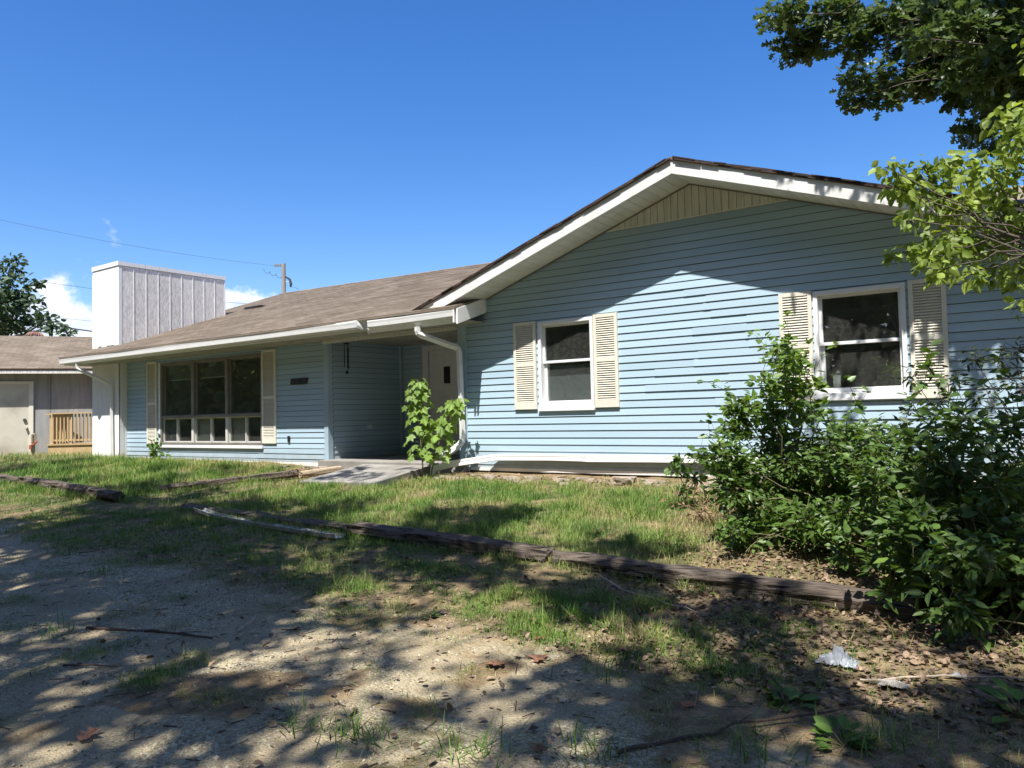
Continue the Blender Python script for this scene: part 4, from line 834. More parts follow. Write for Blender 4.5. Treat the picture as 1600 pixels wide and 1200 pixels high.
# utility pole and its lines
px_, py_ = -36.76, 18.98
po = thing('utility_pole', (px_, py_, -.4), 'weathered wooden utility pole rising behind the roof ridge', 'utility pole')
MB().tube([(px_,py_,-.6),(px_,py_,4),(px_,py_,9.32)], [.17,.14,.115], 12).build('shaft', 'pole', po)
b = MB(); b.tube([(px_,py_,9.22),(px_-.55,py_-.32,9.22)], .02, 6)
for k in range(5): b.tube([(px_-.10-.08*k,py_-.06-.05*k,9.16),(px_-.10-.08*k,py_-.06-.05*k,9.28)], .055, 8)
b.build('insulator_string', 'porcelain', po)
b = MB(); b.tube([(px_+.12,py_+.06,8.55),(px_+.30,py_+.18,8.40),(px_+.38,py_+.22,8.12),(px_+.34,py_+.20,7.95)], [.05,.07,.075,.05], 8); b.build('cable_terminal', 'wire', po)
MB().tube([(px_+.1,py_+.06,8.25),(px_+.32,py_+.18,8.27)], .025, 6).build('bracket', 'sunalu', po)
q = []
for k in range(28):
    a = k*.75; q.append((px_-1.05+.036*k+.10*math.cos(a), py_-.65+.022*k, 9.0-.018*k+.10*math.sin(a)))
MB().tube(q, .012, 4).build('jumper_wire', 'wire', po)
MB().tube([(px_+.36,py_+.2,7.98),(px_+.7,py_+.45,7.85),(px_+.75,py_+.48,7.65),(px_+.5,py_+.3,7.62),(px_+.1,py_+.1,7.6)], .012, 4).build('jumper_wire', 'wire', po)
def wire(a, b_, sag, r, label):
    a, b_ = Vector(a), Vector(b_); n = 24; q = [a.lerp(b_, i/n) - Vector((0,0,sag*4*(i/n)*(1-i/n))) for i in range(n+1)]
    return tag(MB().tube(q, r, 5).build('overhead_wire', 'wire', None), label, 'wire', 'overhead lines')
wire((-41.26,4.52,10.26), (-37.3,18.66,9.23), .25, .006, 'thin high wire running from the pole top across the open sky')
wire((-45.97,6.14,8.39), (-36.86,19.02,6.89), .25, .009, 'thin wire passing behind the top of the chimney')
wire((-46.05,6.18,6.53), (-36.92,19.05,5.35), .25, .007, 'faint wire crossing the clouds behind the chimney')
wire((-46.06,6.18,6.25), (-36.97,19.07,4.25), .2, .035, 'thick lowest cable emerging from the far tree behind the chimney')

# ------------------------------------------------------------------ trees
def in_view(P, mx=37, mn=-60, my=31):
    d = Vector(P)-CAM_LOC; z = d.dot(fw)
    if z < .2: return False
    return abs(math.degrees(math.atan2(d.dot(rt), z))) < mx and math.degrees(math.atan2(d.dot(up), z)) < my
def branch_work(clumps, trunk, limb_n, m, parent, r0, sub=3, tw=.012, start=.35):
    """trunk > limbs > a branch to every clump > twigs inside it"""
    T = [Vector(q) for q in trunk]; b = MB()
    b.tube(T, list(np.linspace(r0, r0*.45, len(T))), 10); b.build('trunk', m, parent, smooth=True)
    C_ = [Vector(c[:3]) for c in clumps]; b = MB()
    rs = random.Random(5); cen = [C_[i] for i in rs.sample(range(len(C_)), min(limb_n, len(C_)))]
    for _ in range(6):
        g = [[] for _ in cen]
        for c in C_: g[min(range(len(cen)), key=lambda i: (c-cen[i]).length)].append(c)
        cen = [sum(q, Vector())/len(q) if q else cen[i] for i, q in enumerate(g)]
    for i, q in enumerate(g):
        if not q: continue
        mid = cen[i]; k = int(len(T)*start)+i % max(1, len(T)-int(len(T)*start)); a = T[min(k, len(T)-1)]
        e = a.lerp(mid, .75); w = wander(a, e, 7, .07); b.tube(w, list(np.linspace(r0*.38, r0*.14, len(w))), 7)
        for c in q:
            s = w[random.randint(3, len(w)-1)]; ww = wander(s, c, 6, .10); b.tube(ww, list(np.linspace(r0*.11, tw, len(ww))), 5)
            R_ = clumps[C_.index(c)][3]
            for _ in range(sub):
                d = Vector((random.gauss(0,1), random.gauss(0,1), random.gauss(-.1,.7))).normalized()*R_*.95
                b.tube(wander(c, c+d, 3, .12), [tw*.8, tw*.6, tw*.5, tw*.3], 4)
    b.build('branches', m, parent, smooth=True)

def split_clumps(cl, n, f=.62, rr=.55):
    out = []
    for (x, y, z, r) in cl:
        for _ in range(n):
            d = Vector((random.gauss(0,1), random.gauss(0,1), random.gauss(0,1))).normalized()*r*f*random.uniform(.5, 1.1)
            out.append((x+d.x, y+d.y, z+d.z, r*rr*random.uniform(.7, 1.2)))
    return out

random.seed(9)
def fill(cl, n, lo_, hi_, k):
    out = list(cl)
    for _ in range(n):
        a, c_ = random.choice(cl), random.choice(cl)
        t = random.random(); q = [a[i]*(1-t)+c_[i]*t for i in range(3)]
        if lo_ <= q[2] <= hi_: out.append((q[0]+random.gauss(0,.06), q[1]+random.gauss(0,.12), q[2]+random.gauss(0,.05), random.uniform(.10,.17)*k))
    return out
# the oak whose low limbs hang over the right end of the house
ok = thing('oak_tree', (4.3, -.8, -.6), 'tall dark oak hanging its lobed leaves over the right end of the roof', 'tree')
hid = []; random.seed(21)
for _ in range(4000):                                # upper crown, above the frame
    if len(hid) >= 150: break
    a = random.uniform(0, 6.28); e = random.uniform(-.3, 1); rr = random.uniform(.35, 1)**.5
    p = Vector((1.0+4.2*rr*math.cos(a)*math.cos(e), -3.2+3.6*rr*math.sin(a)*math.cos(e), 6.3+2.6*rr*math.sin(e)))
    if not in_view(p, 36, -60, 30.5) and p.z > 3.2:
        t = (p.z-1.2)/SUN.z; w = p - SUN*t                                  # keep its shade off the open gable wall
        if w.x < -2.6 and w.y > -3.2: continue
        if w.x < -1.3 and random.random() < .85: continue
        if any((Vector(c[:3])+SUN*((p-Vector(c[:3])).dot(SUN))-p).length < c[3]+.45 for c in OAK_CLUMPS if c[0] < -1.25) and p.y < .5: continue
        if any((Vector(c[:3])+SUN*((p-Vector(c[:3])).dot(SUN))-p).length < .85 for c in REDBUD_CLUMPS if c[0] < -.3) and random.random() < .96: continue
        hid.append((p.x, p.y, p.z, random.uniform(.32, .55)))
for _ in range(400):                                 # right half of the crown, over its own trunk
    if len(hid) >= 215: break
    p = Vector((random.uniform(1.2,6.8), random.uniform(-3.0,2.6), random.uniform(3.8,8.6)))
    if ((p.x-3.8)/3.4)**2+((p.y+.3)/3.2)**2+((p.z-6)/2.8)**2 < 1 and not in_view(p, 35, -60, 31): hid.append((p.x, p.y, p.z, random.uniform(.4,.65)))
extra = []
for _ in range(300):                                 # clumps that shade the wall round the right window
    if len(extra) >= 15: break
    x = random.uniform(-2.75, .3); z = random.uniform(.2, 3.0)
    if x < -1.4 and random.random() < .88: continue
    p = Vector((x, 0, z)) + SUN*random.uniform(3.2, 7)
    if in_view(p, 36, -60, 30): continue
    if any((Vector(c[:3])+SUN*((p-Vector(c[:3])).dot(SUN))-p).length < c[3]+.25 for c in REDBUD_CLUMPS if c[0] < -.5): continue
    extra.append((p.x, p.y, p.z, random.uniform(.2, .38)))
for _ in range(60):                                  # and the bush in the corner
    p = Vector((random.uniform(-.75,.3), random.uniform(-4.4,-3.2), random.uniform(-.7,.2))) + SUN*random.uniform(4.5, 8)
    if not in_view(p, 36, -60, 31) and len(extra) < 34: extra.append((p.x, p.y, p.z, random.uniform(.25,.42)))
fas = []
for x in np.linspace(-2.6, .4, 9):
    p = Vector((x+random.uniform(-.1,.1), -.58, 3.37-SL*abs(x-AX))) + SUN*random.uniform(2.6, 3.6); fas.append((p.x, p.y, p.z, random.uniform(.10, .17) if x < -1.3 else random.uniform(.2, .34)))
oakc = OAK_CLUMPS + OAK_FRONT_CLUMPS + fill([c for c in OAK_CLUMPS if c[0] > -1.6 and c[2] > 3.9], 16, 3.8, 5.2, 1.5)
branch_work(oakc+hid+extra+fas, [(4.3,-.8,-1),(4.25,-.8,1),(4.2,-.7,2.6),(4.0,-.6,4),(3.7,-.6,5.6),(3.4,-.8,7.5)], 9, 'bark', ok, .17, sub=2, tw=.005)
lf = split_clumps(oakc, 4)+oakc
leaf_mesh('crown', lf+split_clumps(extra+fas, 2), 0, .118, 'oakleaf', ok, 'oak', by_area=1250, flat=.85, droop=.35)
leaf_mesh('crown', hid, 0, .13, 'oakleaf', ok, 'quad', by_area=700)

# yellow-green tree leaning in front of the right window
rb = thing('redbud_tree', (.95, -2.9, -.85), 'yellow-green heart-leaved tree drooping in front of the right end of the gable', 'tree')
branch_work(REDBUD_CLUMPS+[(.2,-2.8,2.3,.4),(.6,-2.9,2.0,.4),(.7,-3.1,2.6,.4),(.1,-3.2,2.7,.35)], [(.95,-2.9,-.9),(.9,-2.9,.2),(.75,-2.85,1.0),(.45,-2.8,1.7),(.2,-2.8,2.1)], 5, 'bark', rb, .06, sub=3, tw=.004)
leaf_mesh('crown', REDBUD_CLUMPS+split_clumps(REDBUD_CLUMPS, 1, .9, .6)+[(-.33,-2.5,2.42,.14),(-.28,-2.4,2.6,.14),(-.42,-2.6,2.5,.12),(-.30,-2.6,2.25,.14)], 0, .084, 'budleaf', rb, by_area=2700, droop=.75, flat=1.0, up=.45)
leaf_mesh('crown', [(.2,-2.8,2.3,.4),(.6,-2.9,2.0,.4),(.7,-3.1,2.6,.4),(.1,-3.2,2.7,.35)], 240, .09, 'budleaf', rb, droop=.7)

# far tree behind the outbuilding
ft = thing('distant_tree', (-44, 7.6, -.5), 'green tree rising behind the outbuilding roof at the left', 'tree')
FT = FAR_TREE_CLUMPS + [(x-2.2, y-1.2, z+random.uniform(-1,1), r*1.3) for x, y, z, r in FAR_TREE_CLUMPS[:8]]
branch_work(FT, [(-44.5,7.2,-.6),(-44.4,7.2,2),(-44.2,7.3,4.5),(-43.8,7.4,6.5)], 6, 'bark', ft, .25, sub=2, tw=.02)
leaf_mesh('crown', split_clumps(FT, 3)+FT, 0, .30, 'farleaf', ft, by_area=130, shape='leaf')

# the shade trees behind and beside the camera (their shade lies over the drive and the lawn)
tg = []; random.seed(33)
def shade(n, x0, x1, y0, y1, k0, k1, r0, r1, cond=None):
    c = 0
    for _ in range(n*12):
        if c >= n: break
        x, y = random.uniform(x0, x1), random.uniform(y0, y1)
        if cond and not cond(x, y): continue
        p = Vector((x, y, land(x, y))) + SUN*random.uniform(k0, k1)
        if in_view(p, 40, -60, 33): continue
        tg.append((p.x, p.y, p.z, random.uniform(r0, r1))); c += 1
LIT = [(-2.9,-5.9,.75,.45),(-2.55,-6.85,.85,.4),(-1.95,-5.25,.75,.35),(-4.1,-6.55,.4,.25),(-3.6,-7.6,.6,.2),(-4.9,-7.3,.5,.2)]
unlit = lambda x, y: all(((x-a)/c)**2+((y-b)/d)**2 > 1.05 for a, b, c, d in LIT)
shade(78, -12.5, -4.6, -5.6, -3.45, 9, 14, .5, .8)              # the dark strip below the ties
shade(20, -4.9, -1.5, -4.9, -4.2, 9, 13, .28, .45, unlit)
shade(26, -9.6, -4.8, -7.2, -5.4, 9, 13, .3, .5, unlit)
shade(44, -6, -.2, -8.2, -5.5, 9, 13, .26, .48, unlit)
shade(26, -9, -1, -8.3, -5.6, 9, 13, .38, .6, unlit)
shade(10, -9.5, -5, -6.6, -5.2, 9, 13, .5, .75)
shade(14, -9, -5, -8.4, -5.8, 9, 13, .42, .7, lambda x, y: fbm(x, y, .7, 17) > -.05)   # dapple on the drive
shade(32, -20, -10, -7.5, -5.2, 9, 13, .5, .85)
shade(30, -24, -11.5, -2.6, -.7, 12, 17, .28, .5, lambda x, y: fbm(x, y*2, .5, 4) > .05)  # bands on the far lawn
shade(16, -14, -10.2, -3.4, -2.3, 11, 15, .28, .5)
shade(16, -10, -7.6, -3.3, -2.5, 9, 12, .26, .42)
shade(13, -6.4, -4.9, -3.1, -2.3, 9, 12, .22, .36)
shade(9, -4.0, -2.6, -3.8, -3.1, 8, 11, .18, .3)
shade(9, -10.0, -8.6, -1.4, -.3, 10, 14, .14, .26)
shade(30, -2.4, 1.5, -6.4, -4.1, 8, 12, .22, .42, unlit)
trk = [((-3.2,-15.5), 'tall shade tree behind the photographer'), ((-13.5,-15.0), 'spreading shade tree down the drive'), ((3.8,-12.5), 'shade tree at the right of the drive'), ((-21,-14), 'far shade tree beyond the left end of the drive')]
grp = [[] for _ in trk]
for c in tg: grp[min(range(len(trk)), key=lambda i: math.hypot(c[0]-trk[i][0][0], c[1]-trk[i][0][1]))].append(c)
for (xy, lab), g in zip(trk, grp):
    if not g: continue
    t = thing('shade_tree', (xy[0], xy[1], -1.3), lab, 'tree', 'trees shading the drive')
    top = [(xy[0]+random.gauss(0,2.2), xy[1]+random.gauss(0,1.5)-1, random.uniform(6,11), random.uniform(.5,.9)) for _ in range(22)]
    for _ in range(40):                                   # unseen foliage added to hold sky light off the house
        q = Vector((xy[0]+random.uniform(-5.5,5.5), random.uniform(-9.6,-15), -1.2)) + SUN*random.uniform(6.5, 13.5)
        if q.y < -9 and not in_view(q, 45, -60, 40): top.append((q.x, q.y, q.z, random.uniform(.6,1.0)))
    branch_work(g+top, [(xy[0],xy[1],-1.4),(xy[0]+.1,xy[1],1),(xy[0],xy[1]+.15,3),(xy[0]-.1,xy[1]+.3,5),(xy[0],xy[1]+.5,7.5)], 8, 'bark', t, .26, sub=1, tw=.012)
    leaf_mesh('crown', g+split_clumps(g, 1), 0, .19, 'oakleaf', t, 'quad', by_area=330, flat=.8); leaf_mesh('crown', top, 0, .24, 'oakleaf', t, 'quad', by_area=190)
# woodland across the road (seen only mirrored in the windows)
wl = []
random.seed(5)
for _ in range(1500):
    x = random.uniform(-85, 45); wl.append((x, random.uniform(-36, -25), -1+17*random.random()*random.uniform(.55,1), random.uniform(1.3, 2.4)))
P_, d_, n_, s_ = clump_leaves(wl, 60, 1.0)
tag(scatter('woodland', QUAD_V, QUAD_F, P_, frames(d_, n_), s_, rng.random(len(P_)), 'woodleaf'), 'dark woodland across the road behind the photographer', 'woodland', kind='stuff')

# ------------------------------------------------------------------ shrubs
def shrub(name, label, clumps, base, m, size, area, shape='leaf', shoots=0, r=.014, stem='stem', cat='shrub', droop=.2, up=.7, sp=2, group=None):
    t = thing(name, (base[0], base[1], land(base[0], base[1])), label, cat, group)
    b = MB()
    for (x, y, z, R_) in clumps:
        bx, by = base[0]+random.gauss(0, base[2]), base[1]+random.gauss(0, base[2]*.6); bz = land(bx, by)-.03
        mid = Vector((bx*.6+x*.4, by*.6+y*.4, bz+(z-bz)*.55)); w = [Vector((bx,by,bz))]+[mid]+[Vector((x,y,z))]
        w = wander(w[0], w[1], 3, .10)+wander(w[1], w[2], 4, .12)[1:]
        b.tube(w, list(np.linspace(r, .0025, len(w))), 5)
        for _ in range(4):
            d = Vector((random.gauss(0,1), random.gauss(0,1), random.gauss(.25,.8))).normalized()*R_*1.05
            b.tube(wander((x,y,z), Vector((x,y,z))+d, 2, .1), [.003,.002,.0012], 4)
    sh = []
    for _ in range(shoots):                            # young shoots standing out of the mass
        x, y, z, R_ = random.choice(clumps); d = Vector((random.gauss(0,.7), random.gauss(-.3,.6), random.uniform(.4,1.5))).normalized(); L_ = random.uniform(.22,.45)
        w = wander((x,y,z), Vector((x,y,z))+d*(R_+L_), 5, .10); b.tube(w, [.004,.0035,.003,.0025,.002,.001], 4)
        for q in w[2:]:
            for _k in range(4): sh.append((q.x+random.gauss(0,.012), q.y+random.gauss(0,.012), q.z+random.gauss(0,.02)))
    b.build('stems', stem, t, smooth=True)
    if sh:
        n_ = len(sh); P = np.array(sh); az = rng.uniform(0, 6.28, n_); D_ = np.stack([np.cos(az), np.sin(az), rng.uniform(-.3,.8,n_)], -1)
        scatter('shoot_leaves', LEAF_V, LEAF_F, P, frames(D_, rng.normal(size=(n_,3))*.4+np.array([.1,-.3,1])), size*rng.uniform(.55,1.15,n_), rng.random(n_), m, t)
    leaf_mesh('foliage', split_clumps(clumps, sp, .75, .6)+[(x,y,z,q*.9) for x,y,z,q in clumps], 0, size, m, t, shape, by_area=area, droop=droop, up=up)
    return t
hi = [c for c in TALL_SHRUB_CLUMPS if c[2] > .1]; lo = fill([c for c in TALL_SHRUB_CLUMPS if c[2] <= .16], 44, -.75, .0, 1.3)
hi = fill(hi, 10, .05, .8, .9)
shrub('tall_shrub', 'tall light green shoot rising before the left shutter of the bush-side window', hi, (-2.1,-2.45,.12), 'lightleaf', .078, 2600, droop=.15, shoots=14)
shrub('broad_shrub', 'broad glossy green shrub under the right window beside the lawn', lo, (-2.0,-2.35,.35), 'shrubleaf', .078, 2900, 'lance', shoots=48)
shrub('low_shrub', 'small leafy sprig growing against the white downspout at the wall foot', LOW_SHRUB_CLUMPS, (-3.55,-1.35,.10), 'shrubleaf', .085, 2600, r=.008)
shrub('dark_bush', 'large dark broad-leaved bush filling the lower right corner', fill(DARK_BUSH_CLUMPS, 16, -1, .2, 1.0), (-.62,-3.85,.28), 'darkleaf', .088, 2500, 'lance', r=.008, shoots=60)
midc = fill(lo+[c for c in DARK_BUSH_CLUMPS if c[2] > -.6], 60, -.75, .12, 1.25)[len(lo)+len([c for c in DARK_BUSH_CLUMPS if c[2] > -.6]):]
midc = [c for c in midc if -1.75 < c[0] < -.7 and c[1] < -2.6]
shrub('leafy_shrub', 'mid green fine-leaved shrub between the broad shrub and the dark corner bush', midc, (-1.2,-3.1,.3), 'shrubleaf', .072, 3000, 'lance', r=.007, shoots=30)
big = [(-.98,-3.96,-.62,.10),(-.90,-4.02,-.78,.10),(-.78,-4.05,-.70,.10),(-.66,-3.98,-.60,.10),(-.55,-4.0,-.82,.09),(-.72,-4.1,-.88,.08),(-1.05,-4.0,-.80,.09),(-.45,-3.95,-.70,.1)]
shrub('big_leaf_sprout', 'sprout with large pale-veined leaves at the front of the dark corner bush', big, (-.75,-3.95,.08), 'lightleaf', .165, 900, r=.006)
und = [(random.uniform(-2.5,-.9), random.uniform(-3.5,-2.3), random.uniform(-.82,-.5), random.uniform(.12,.2)) for _ in range(34)]
shrub('undergrowth_shrub', 'low green undergrowth between the tie and the broad shrub', und, (-1.7,-2.9,.5), 'shrubleaf', .07, 2400, r=.006)
und2 = [(random.uniform(-.95,.0), random.uniform(-4.75,-3.9), random.uniform(-.95,-.4), random.uniform(.14,.22)) for _ in range(16)]
shrub('trailing_bush', 'dark trailing leaves at the lower edge of the corner bush', und2, (-.3,-4.1,.2), 'darkleaf', .09, 2000, 'lance', r=.006, shoots=14)
back = [(-.9+.25*i+random.uniform(-.1,.1), -2.3+random.uniform(-.4,.3), random.uniform(-.6,.0), random.uniform(.22,.3)) for i in range(9)] + [(-1.3+.22*i, -2.9+random.uniform(-.3,.3), random.uniform(-.75,-.35), .22) for i in range(6)]
shrub('shady_undershrub', 'shaded green shrub between the dark bush and the wall', back, (-.5,-2.4,.4), 'shrubleaf', .08, 2600)
shrub('wispy_shrub', 'wispy dark narrow-leaved shrub arching in front of the right shutter', WISPY_SHRUB_CLUMPS, (-.2,-2.5,.15), 'nandleaf', .075, 1500, 'narrow', r=.008, stem='twig', droop=.25, sp=3)
shrub('window_weed', 'small leafy weed at the foot of the picture window', [(-16.55,-.25,-.20,.15),(-16.35,-.2,-.13,.14),(-16.25,-.3,-.28,.15),(-16.45,-.28,-.33,.16)], (-16.4,-.25,.05), 'weed', .13, 420, r=.01, cat='weed')
dry = [(-3.0+random.uniform(-.25,.25), -2.25+random.uniform(-.3,.3), -.62+random.uniform(-.05,.18), .13) for _ in range(9)]
shrub('dead_weed', 'patch of brown dead weed stalks at the left edge of the broad shrub', dry, (-3.0,-2.25,.14), 'stalk', .055, 750, 'narrow', r=.005, stem='stalk', cat='weed')

# the sapling at the porch, every leaf its own piece
sp_ = thing('maple_sapling', (-8.05, -.68, -.58), 'young bright green maple sapling growing in front of the porch door', 'sapling')
S1 = [Vector(q) for q in ((-8.12,-.70,-.60),(-8.14,-.71,-.2),(-8.17,-.72,.25),(-8.20,-.73,.62),(-8.16,-.75,.90))]
S2 = [Vector(q) for q in ((-8.02,-.66,-.60),(-7.96,-.62,-.25),(-7.84,-.56,.10),(-7.72,-.50,.40),(-7.62,-.46,.58))]
MB().tube(S1, [.012,.010,.008,.006,.003], 6).build('stem', 'stem', sp_, smooth=True); MB().tube(S2, [.012,.010,.008,.006,.003], 6).build('stem', 'stem', sp_, smooth=True)
lv = MB(); lv.add(MAPLE_V, MAPLE_F); L0 = lv.build('leaf', 'sapleaf', sp_, center=False); first = True
pet = MB(); random.seed(14)
def along(S, t):
    k = t*(len(S)-1); i = min(int(k), len(S)-2); return S[i].lerp(S[i+1], k-i)
for S, n, h0, spread in ((S1, 78, .16, .27), (S2, 66, .22, .27)):
    for i in range(n):
        t = h0 + (1-h0)*(i/(n-1))**.85; o = along(S, t); az = i*2.4+random.uniform(-.4,.4); el = random.uniform(.05,.75)
        L_ = spread*random.uniform(.35,1)*(1.12-.65*t); d = Vector((math.cos(az)*math.cos(el), math.sin(az)*math.cos(el), math.sin(el)*.6)); e = o+d*L_
        pet.tube([o, o.lerp(e, .5)+Vector((0,0,.012)), e], .0022, 4)
        fd = Vector((math.cos(az), math.sin(az), -random.uniform(.5, 1.6))).normalized(); nn = Vector((SUN.x, SUN.y, .8))+Vector((random.gauss(0,.3), random.gauss(0,.3), 0))
        a = fd.cross(nn).normalized(); nb = a.cross(fd); s = random.uniform(.14,.205)*(1.0-.2*t)
        Rm = Matrix((a, fd, nb)).transposed().to_4x4()
        q = L0 if first else copy_of(L0, e, sp_); first = False
        ORI[q.name] = e; q.location = e-ORI[sp_.name]; q.rotation_euler = Rm.to_euler(); q.scale = (s, s, s)
pet.build('petioles', 'stem', sp_)
# weeds on the drive
def rosette(name, label, x, y, n, L_, m='weed', parent=None):
    t = thing(name, (x, y, land(x, y)), label, 'weed'); z = land_n(x, y); P, D_, Nn, S = [], [], [], []
    b = MB()
    for i in range(n):
        a = random.uniform(0, 6.28); el = random.uniform(.1, 1.1); d = np.array([math.cos(a)*math.cos(el), math.sin(a)*math.cos(el), math.sin(el)]); base = np.array([x, y, z]) + d*random.uniform(.01, L_*.9)
        P.append(base); D_.append(d*np.array([1,1,.3])); Nn.append(np.array([0,0,1])+rng.normal(size=3)*.25); S.append(L_*random.uniform(.6, 1.1))
        b.tube([(x, y, z-.01), tuple(base)], .002, 4)
    b.build('stalks', 'stem', t)
    scatter('leaves', LEAF_V, LEAF_F, np.array(P), frames(np.array(D_), np.array(Nn)), np.array(S), rng.random(n), m, t)
rosette('broadleaf_weed', 'dark leafy weed at the shaded edge of the drive below the plastic scrap', -1.20, -5.74, 26, .10)
rosette('broadleaf_weed', 'leafy green weed on the gravel at the bottom right', -.86, -6.06, 24, .10)
rosette('broadleaf_weed', 'bright broad-leaved weed at the right edge of the drive under the bush', -.27, -5.44, 22, .13)
rosette('flowering_weed', 'thin sprig with pale flower heads on the edge of the gravel', -3.71, -5.45, 14, .05)

# ------------------------------------------------------------------ grass, gravel, litter
def density(x, y):
    g = gravelness(x, y); n_ = fbm(x, y, .9, 21)*.5+.5; n2_ = fbm(x, y, 2.6, 31)
    if y > -.42 and -7.9 < x < -.2: return 0
    if -11.3 < x < -7.85 and y > -.2: return 0
    if x > -18.4 and y > .02: return 0
    if x < -18.3 and y > 3.5: return 0
    if -10.15 < x < -8.35 and -1.32 < y < 0: return 0
    d = 1.0
    if y < -4.0: d = .62*(1-g)*max(0, .35+.9*n2_+.35*(n_-.3))
    if y < -4.0 and x < -4.5 and y > -5.3: d = max(d, .75*(1-g)*max(0, .5+.8*n2_))
    if y > -4.0:
        d *= max(0, min(1.2, .75+.9*n2_))
        if x > -3.2: d *= max(0, min(1, (-1.9-x)/1.0))*.7 + .22
        if -11.6 < x < -10.2 and y > -1.2: d *= .12
        if y > -.75 and x > -10.3: d *= .35
        if -12.2 < x < -10.2 and -3.5 < y < -1.0: d *= .45
        if y > -.45 and x < -11.2 and x > -18: d *= .35
    if y < -5.9: d = .55*(1-g)*max(0, n2_*1.6+.15)
    if -3.6 < x < -1.0 and -5.6 < y < -4.5: d = max(d, .95*max(0, .55+1.5*n2_))
    if y < -5.0 and x < -4.2: d = max(d, .5*max(0, n2_*1.9-.12)*(1 if fbm(x, y, .6, 77) > 0 else .2))
    if x > -1.4 and y < -4: d *= .5
    return max(0, d)
tf = [min(.85, density(x, y)*.95) if (-27 <= x <= 3.5 and -9.6 <= y <= 4) else (.7 if y > -6 else .25) for (x, y, z) in gv]
at_ = gm.attributes.new('turf', 'FLOAT', 'POINT'); at_.data.foreach_set('value', np.array(tf, np.float32))
pos, scl, rn = [], [], []
random.seed(2)
def sow(n, x0, x1, y0, y1, h0, h1, dry0=0, tall=1.0):
    for _ in range(n):
        x, y = random.uniform(x0, x1), random.uniform(y0, y1); d = density(x, y)
        if random.random() > d: continue
        q = fbm(x, y, 1.5, 44); dryness = .33 + .62*q + random.gauss(0, .17) + dry0
        if y > -1.0 and x > -10.3: dryness += .25
        if y > -.6: dryness += .22
        if x > -3.3 and y > -4: dryness += .28
        if y < -5.6: dryness += .12
        h = random.uniform(h0, h1)*tall*(.7+.5*max(0, d))*(1.25 if fbm(x, y, 3.3, 8) > .12 else .85)
        pos.append((x, y, land_n(x, y)-.004)); scl.append(h); rn.append(min(1, max(0, dryness)))
sow(60000, -19.5, -10.2, -3.4, .05, .06, .15, -.06)
sow(15000, -26.5, -18.4, -3.2, 3.4, .07, .16, -.04)
sow(95000, -10.3, -1.6, -3.9, -.40, .04, .115, .02)
sow(60000, -12.5, -2.2, -5.6, -3.9, .04, .10, .02)
sow(16000, -.4, 3.4, -6.0, .9, .05, .13, .05)
sow(30000, -11.5, -4.2, -7.6, -5.0, .03, .09, .08)
sow(14000, -22, -12.5, -5.5, -3.0, .05, .11, 0)
sow(60000, -5.2, -.2, -7.2, -4.4, .03, .10, .02)
TIES = [(-10.15,-3.36,-6.48,-3.66),(-6.42,-3.68,-3.72,-3.90),(-3.66,-3.90,-1.3,-4.1),(-16.6,-2.80,-12.0,-3.36),(-12.15,-2.62,-10.75,-.95)]
for x0, y0, x1, y1 in TIES:                              # taller growth left standing along the ties
    for _ in range(int(900*math.hypot(x1-x0, y1-y0)/3)):
        t = random.random(); s_ = random.choice((-1, -1, 1)); x, y = x0+(x1-x0)*t, y0+(y1-y0)*t + s_*random.uniform(.09, .2)
        if fbm(x, y, 2.2, 70) < -.12: continue
        pos.append((x, y, land_n(x, y)-.004)); scl.append(random.uniform(.06, .17)); rn.append(min(1, max(0, random.gauss(.42, .22))))
pos = np.array(pos); scl = np.array(scl); rn = np.array(rn); n = len(pos)
az = rng.uniform(0, 6.28, n); lean = rng.uniform(.15, 1.15, n)
dv = np.stack([np.cos(az)*np.sin(lean)*.8, np.sin(az)*np.sin(lean)*.8, np.cos(lean)*.9+.15], -1)
nv = np.stack([np.cos(az), np.sin(az), -np.full(n, .3)], -1)
dist = np.linalg.norm(pos-np.array(CAM_LOC), axis=1)
wd = np.clip(.0022+.00036*dist, .0035, .0085)/1.0
BL_V = [(-.5,0,0),(.5,0,0),(.38,.5,.06),(-.38,.5,.06),(0,1,.22)]; BL_F = [(0,1,2,3),(3,2,4)]
sc3 = np.stack([wd*rng.uniform(.7,1.3,n), scl, scl], -1)
gr = scatter('grass', BL_V, BL_F, pos, frames(dv, nv), sc3, rn, 'grass'); tag(gr, 'uneven half dry grass over the yard', 'grass', kind='stuff')
print('grass blades', n)
# tall seeding tufts
pp = []
for (x, y, k) in [(-3.0,-5.35,26),(-2.45,-5.25,18),(-1.75,-5.55,22),(-2.1,-5.75,16),(-4.8,-5.25,24),(-4.55,-5.35,16),(-2.75,-7.0,34),(-2.2,-6.85,26),(-1.75,-6.6,22),(-3.1,-7.05,14),(-5.9,-6.95,14),(-7.4,-5.9,14),(-9.0,-4.9,18),(-6.0,-3.5,10),(-2.3,-4.05,6),(-1.2,-6.3,20),(-.75,-5.95,26),(-10.6,-3.9,14)]:
    for _ in range(k*3):
        pp.append((x+random.gauss(0,.11), y+random.gauss(0,.08)))
pos2 = np.array([(x, y, land_n(x, y)-.003) for x, y in pp]); n = len(pos2); az = rng.uniform(0, 6.28, n); lean = rng.uniform(.1, 1.2, n)
dv = np.stack([np.cos(az)*np.sin(lean), np.sin(az)*np.sin(lean), np.cos(lean)], -1); nv = np.stack([np.cos(az), np.sin(az), -np.full(n,.3)], -1)
h = rng.uniform(.07, .20, n); sc3 = np.stack([rng.uniform(.004,.0075,n), h, h], -1)
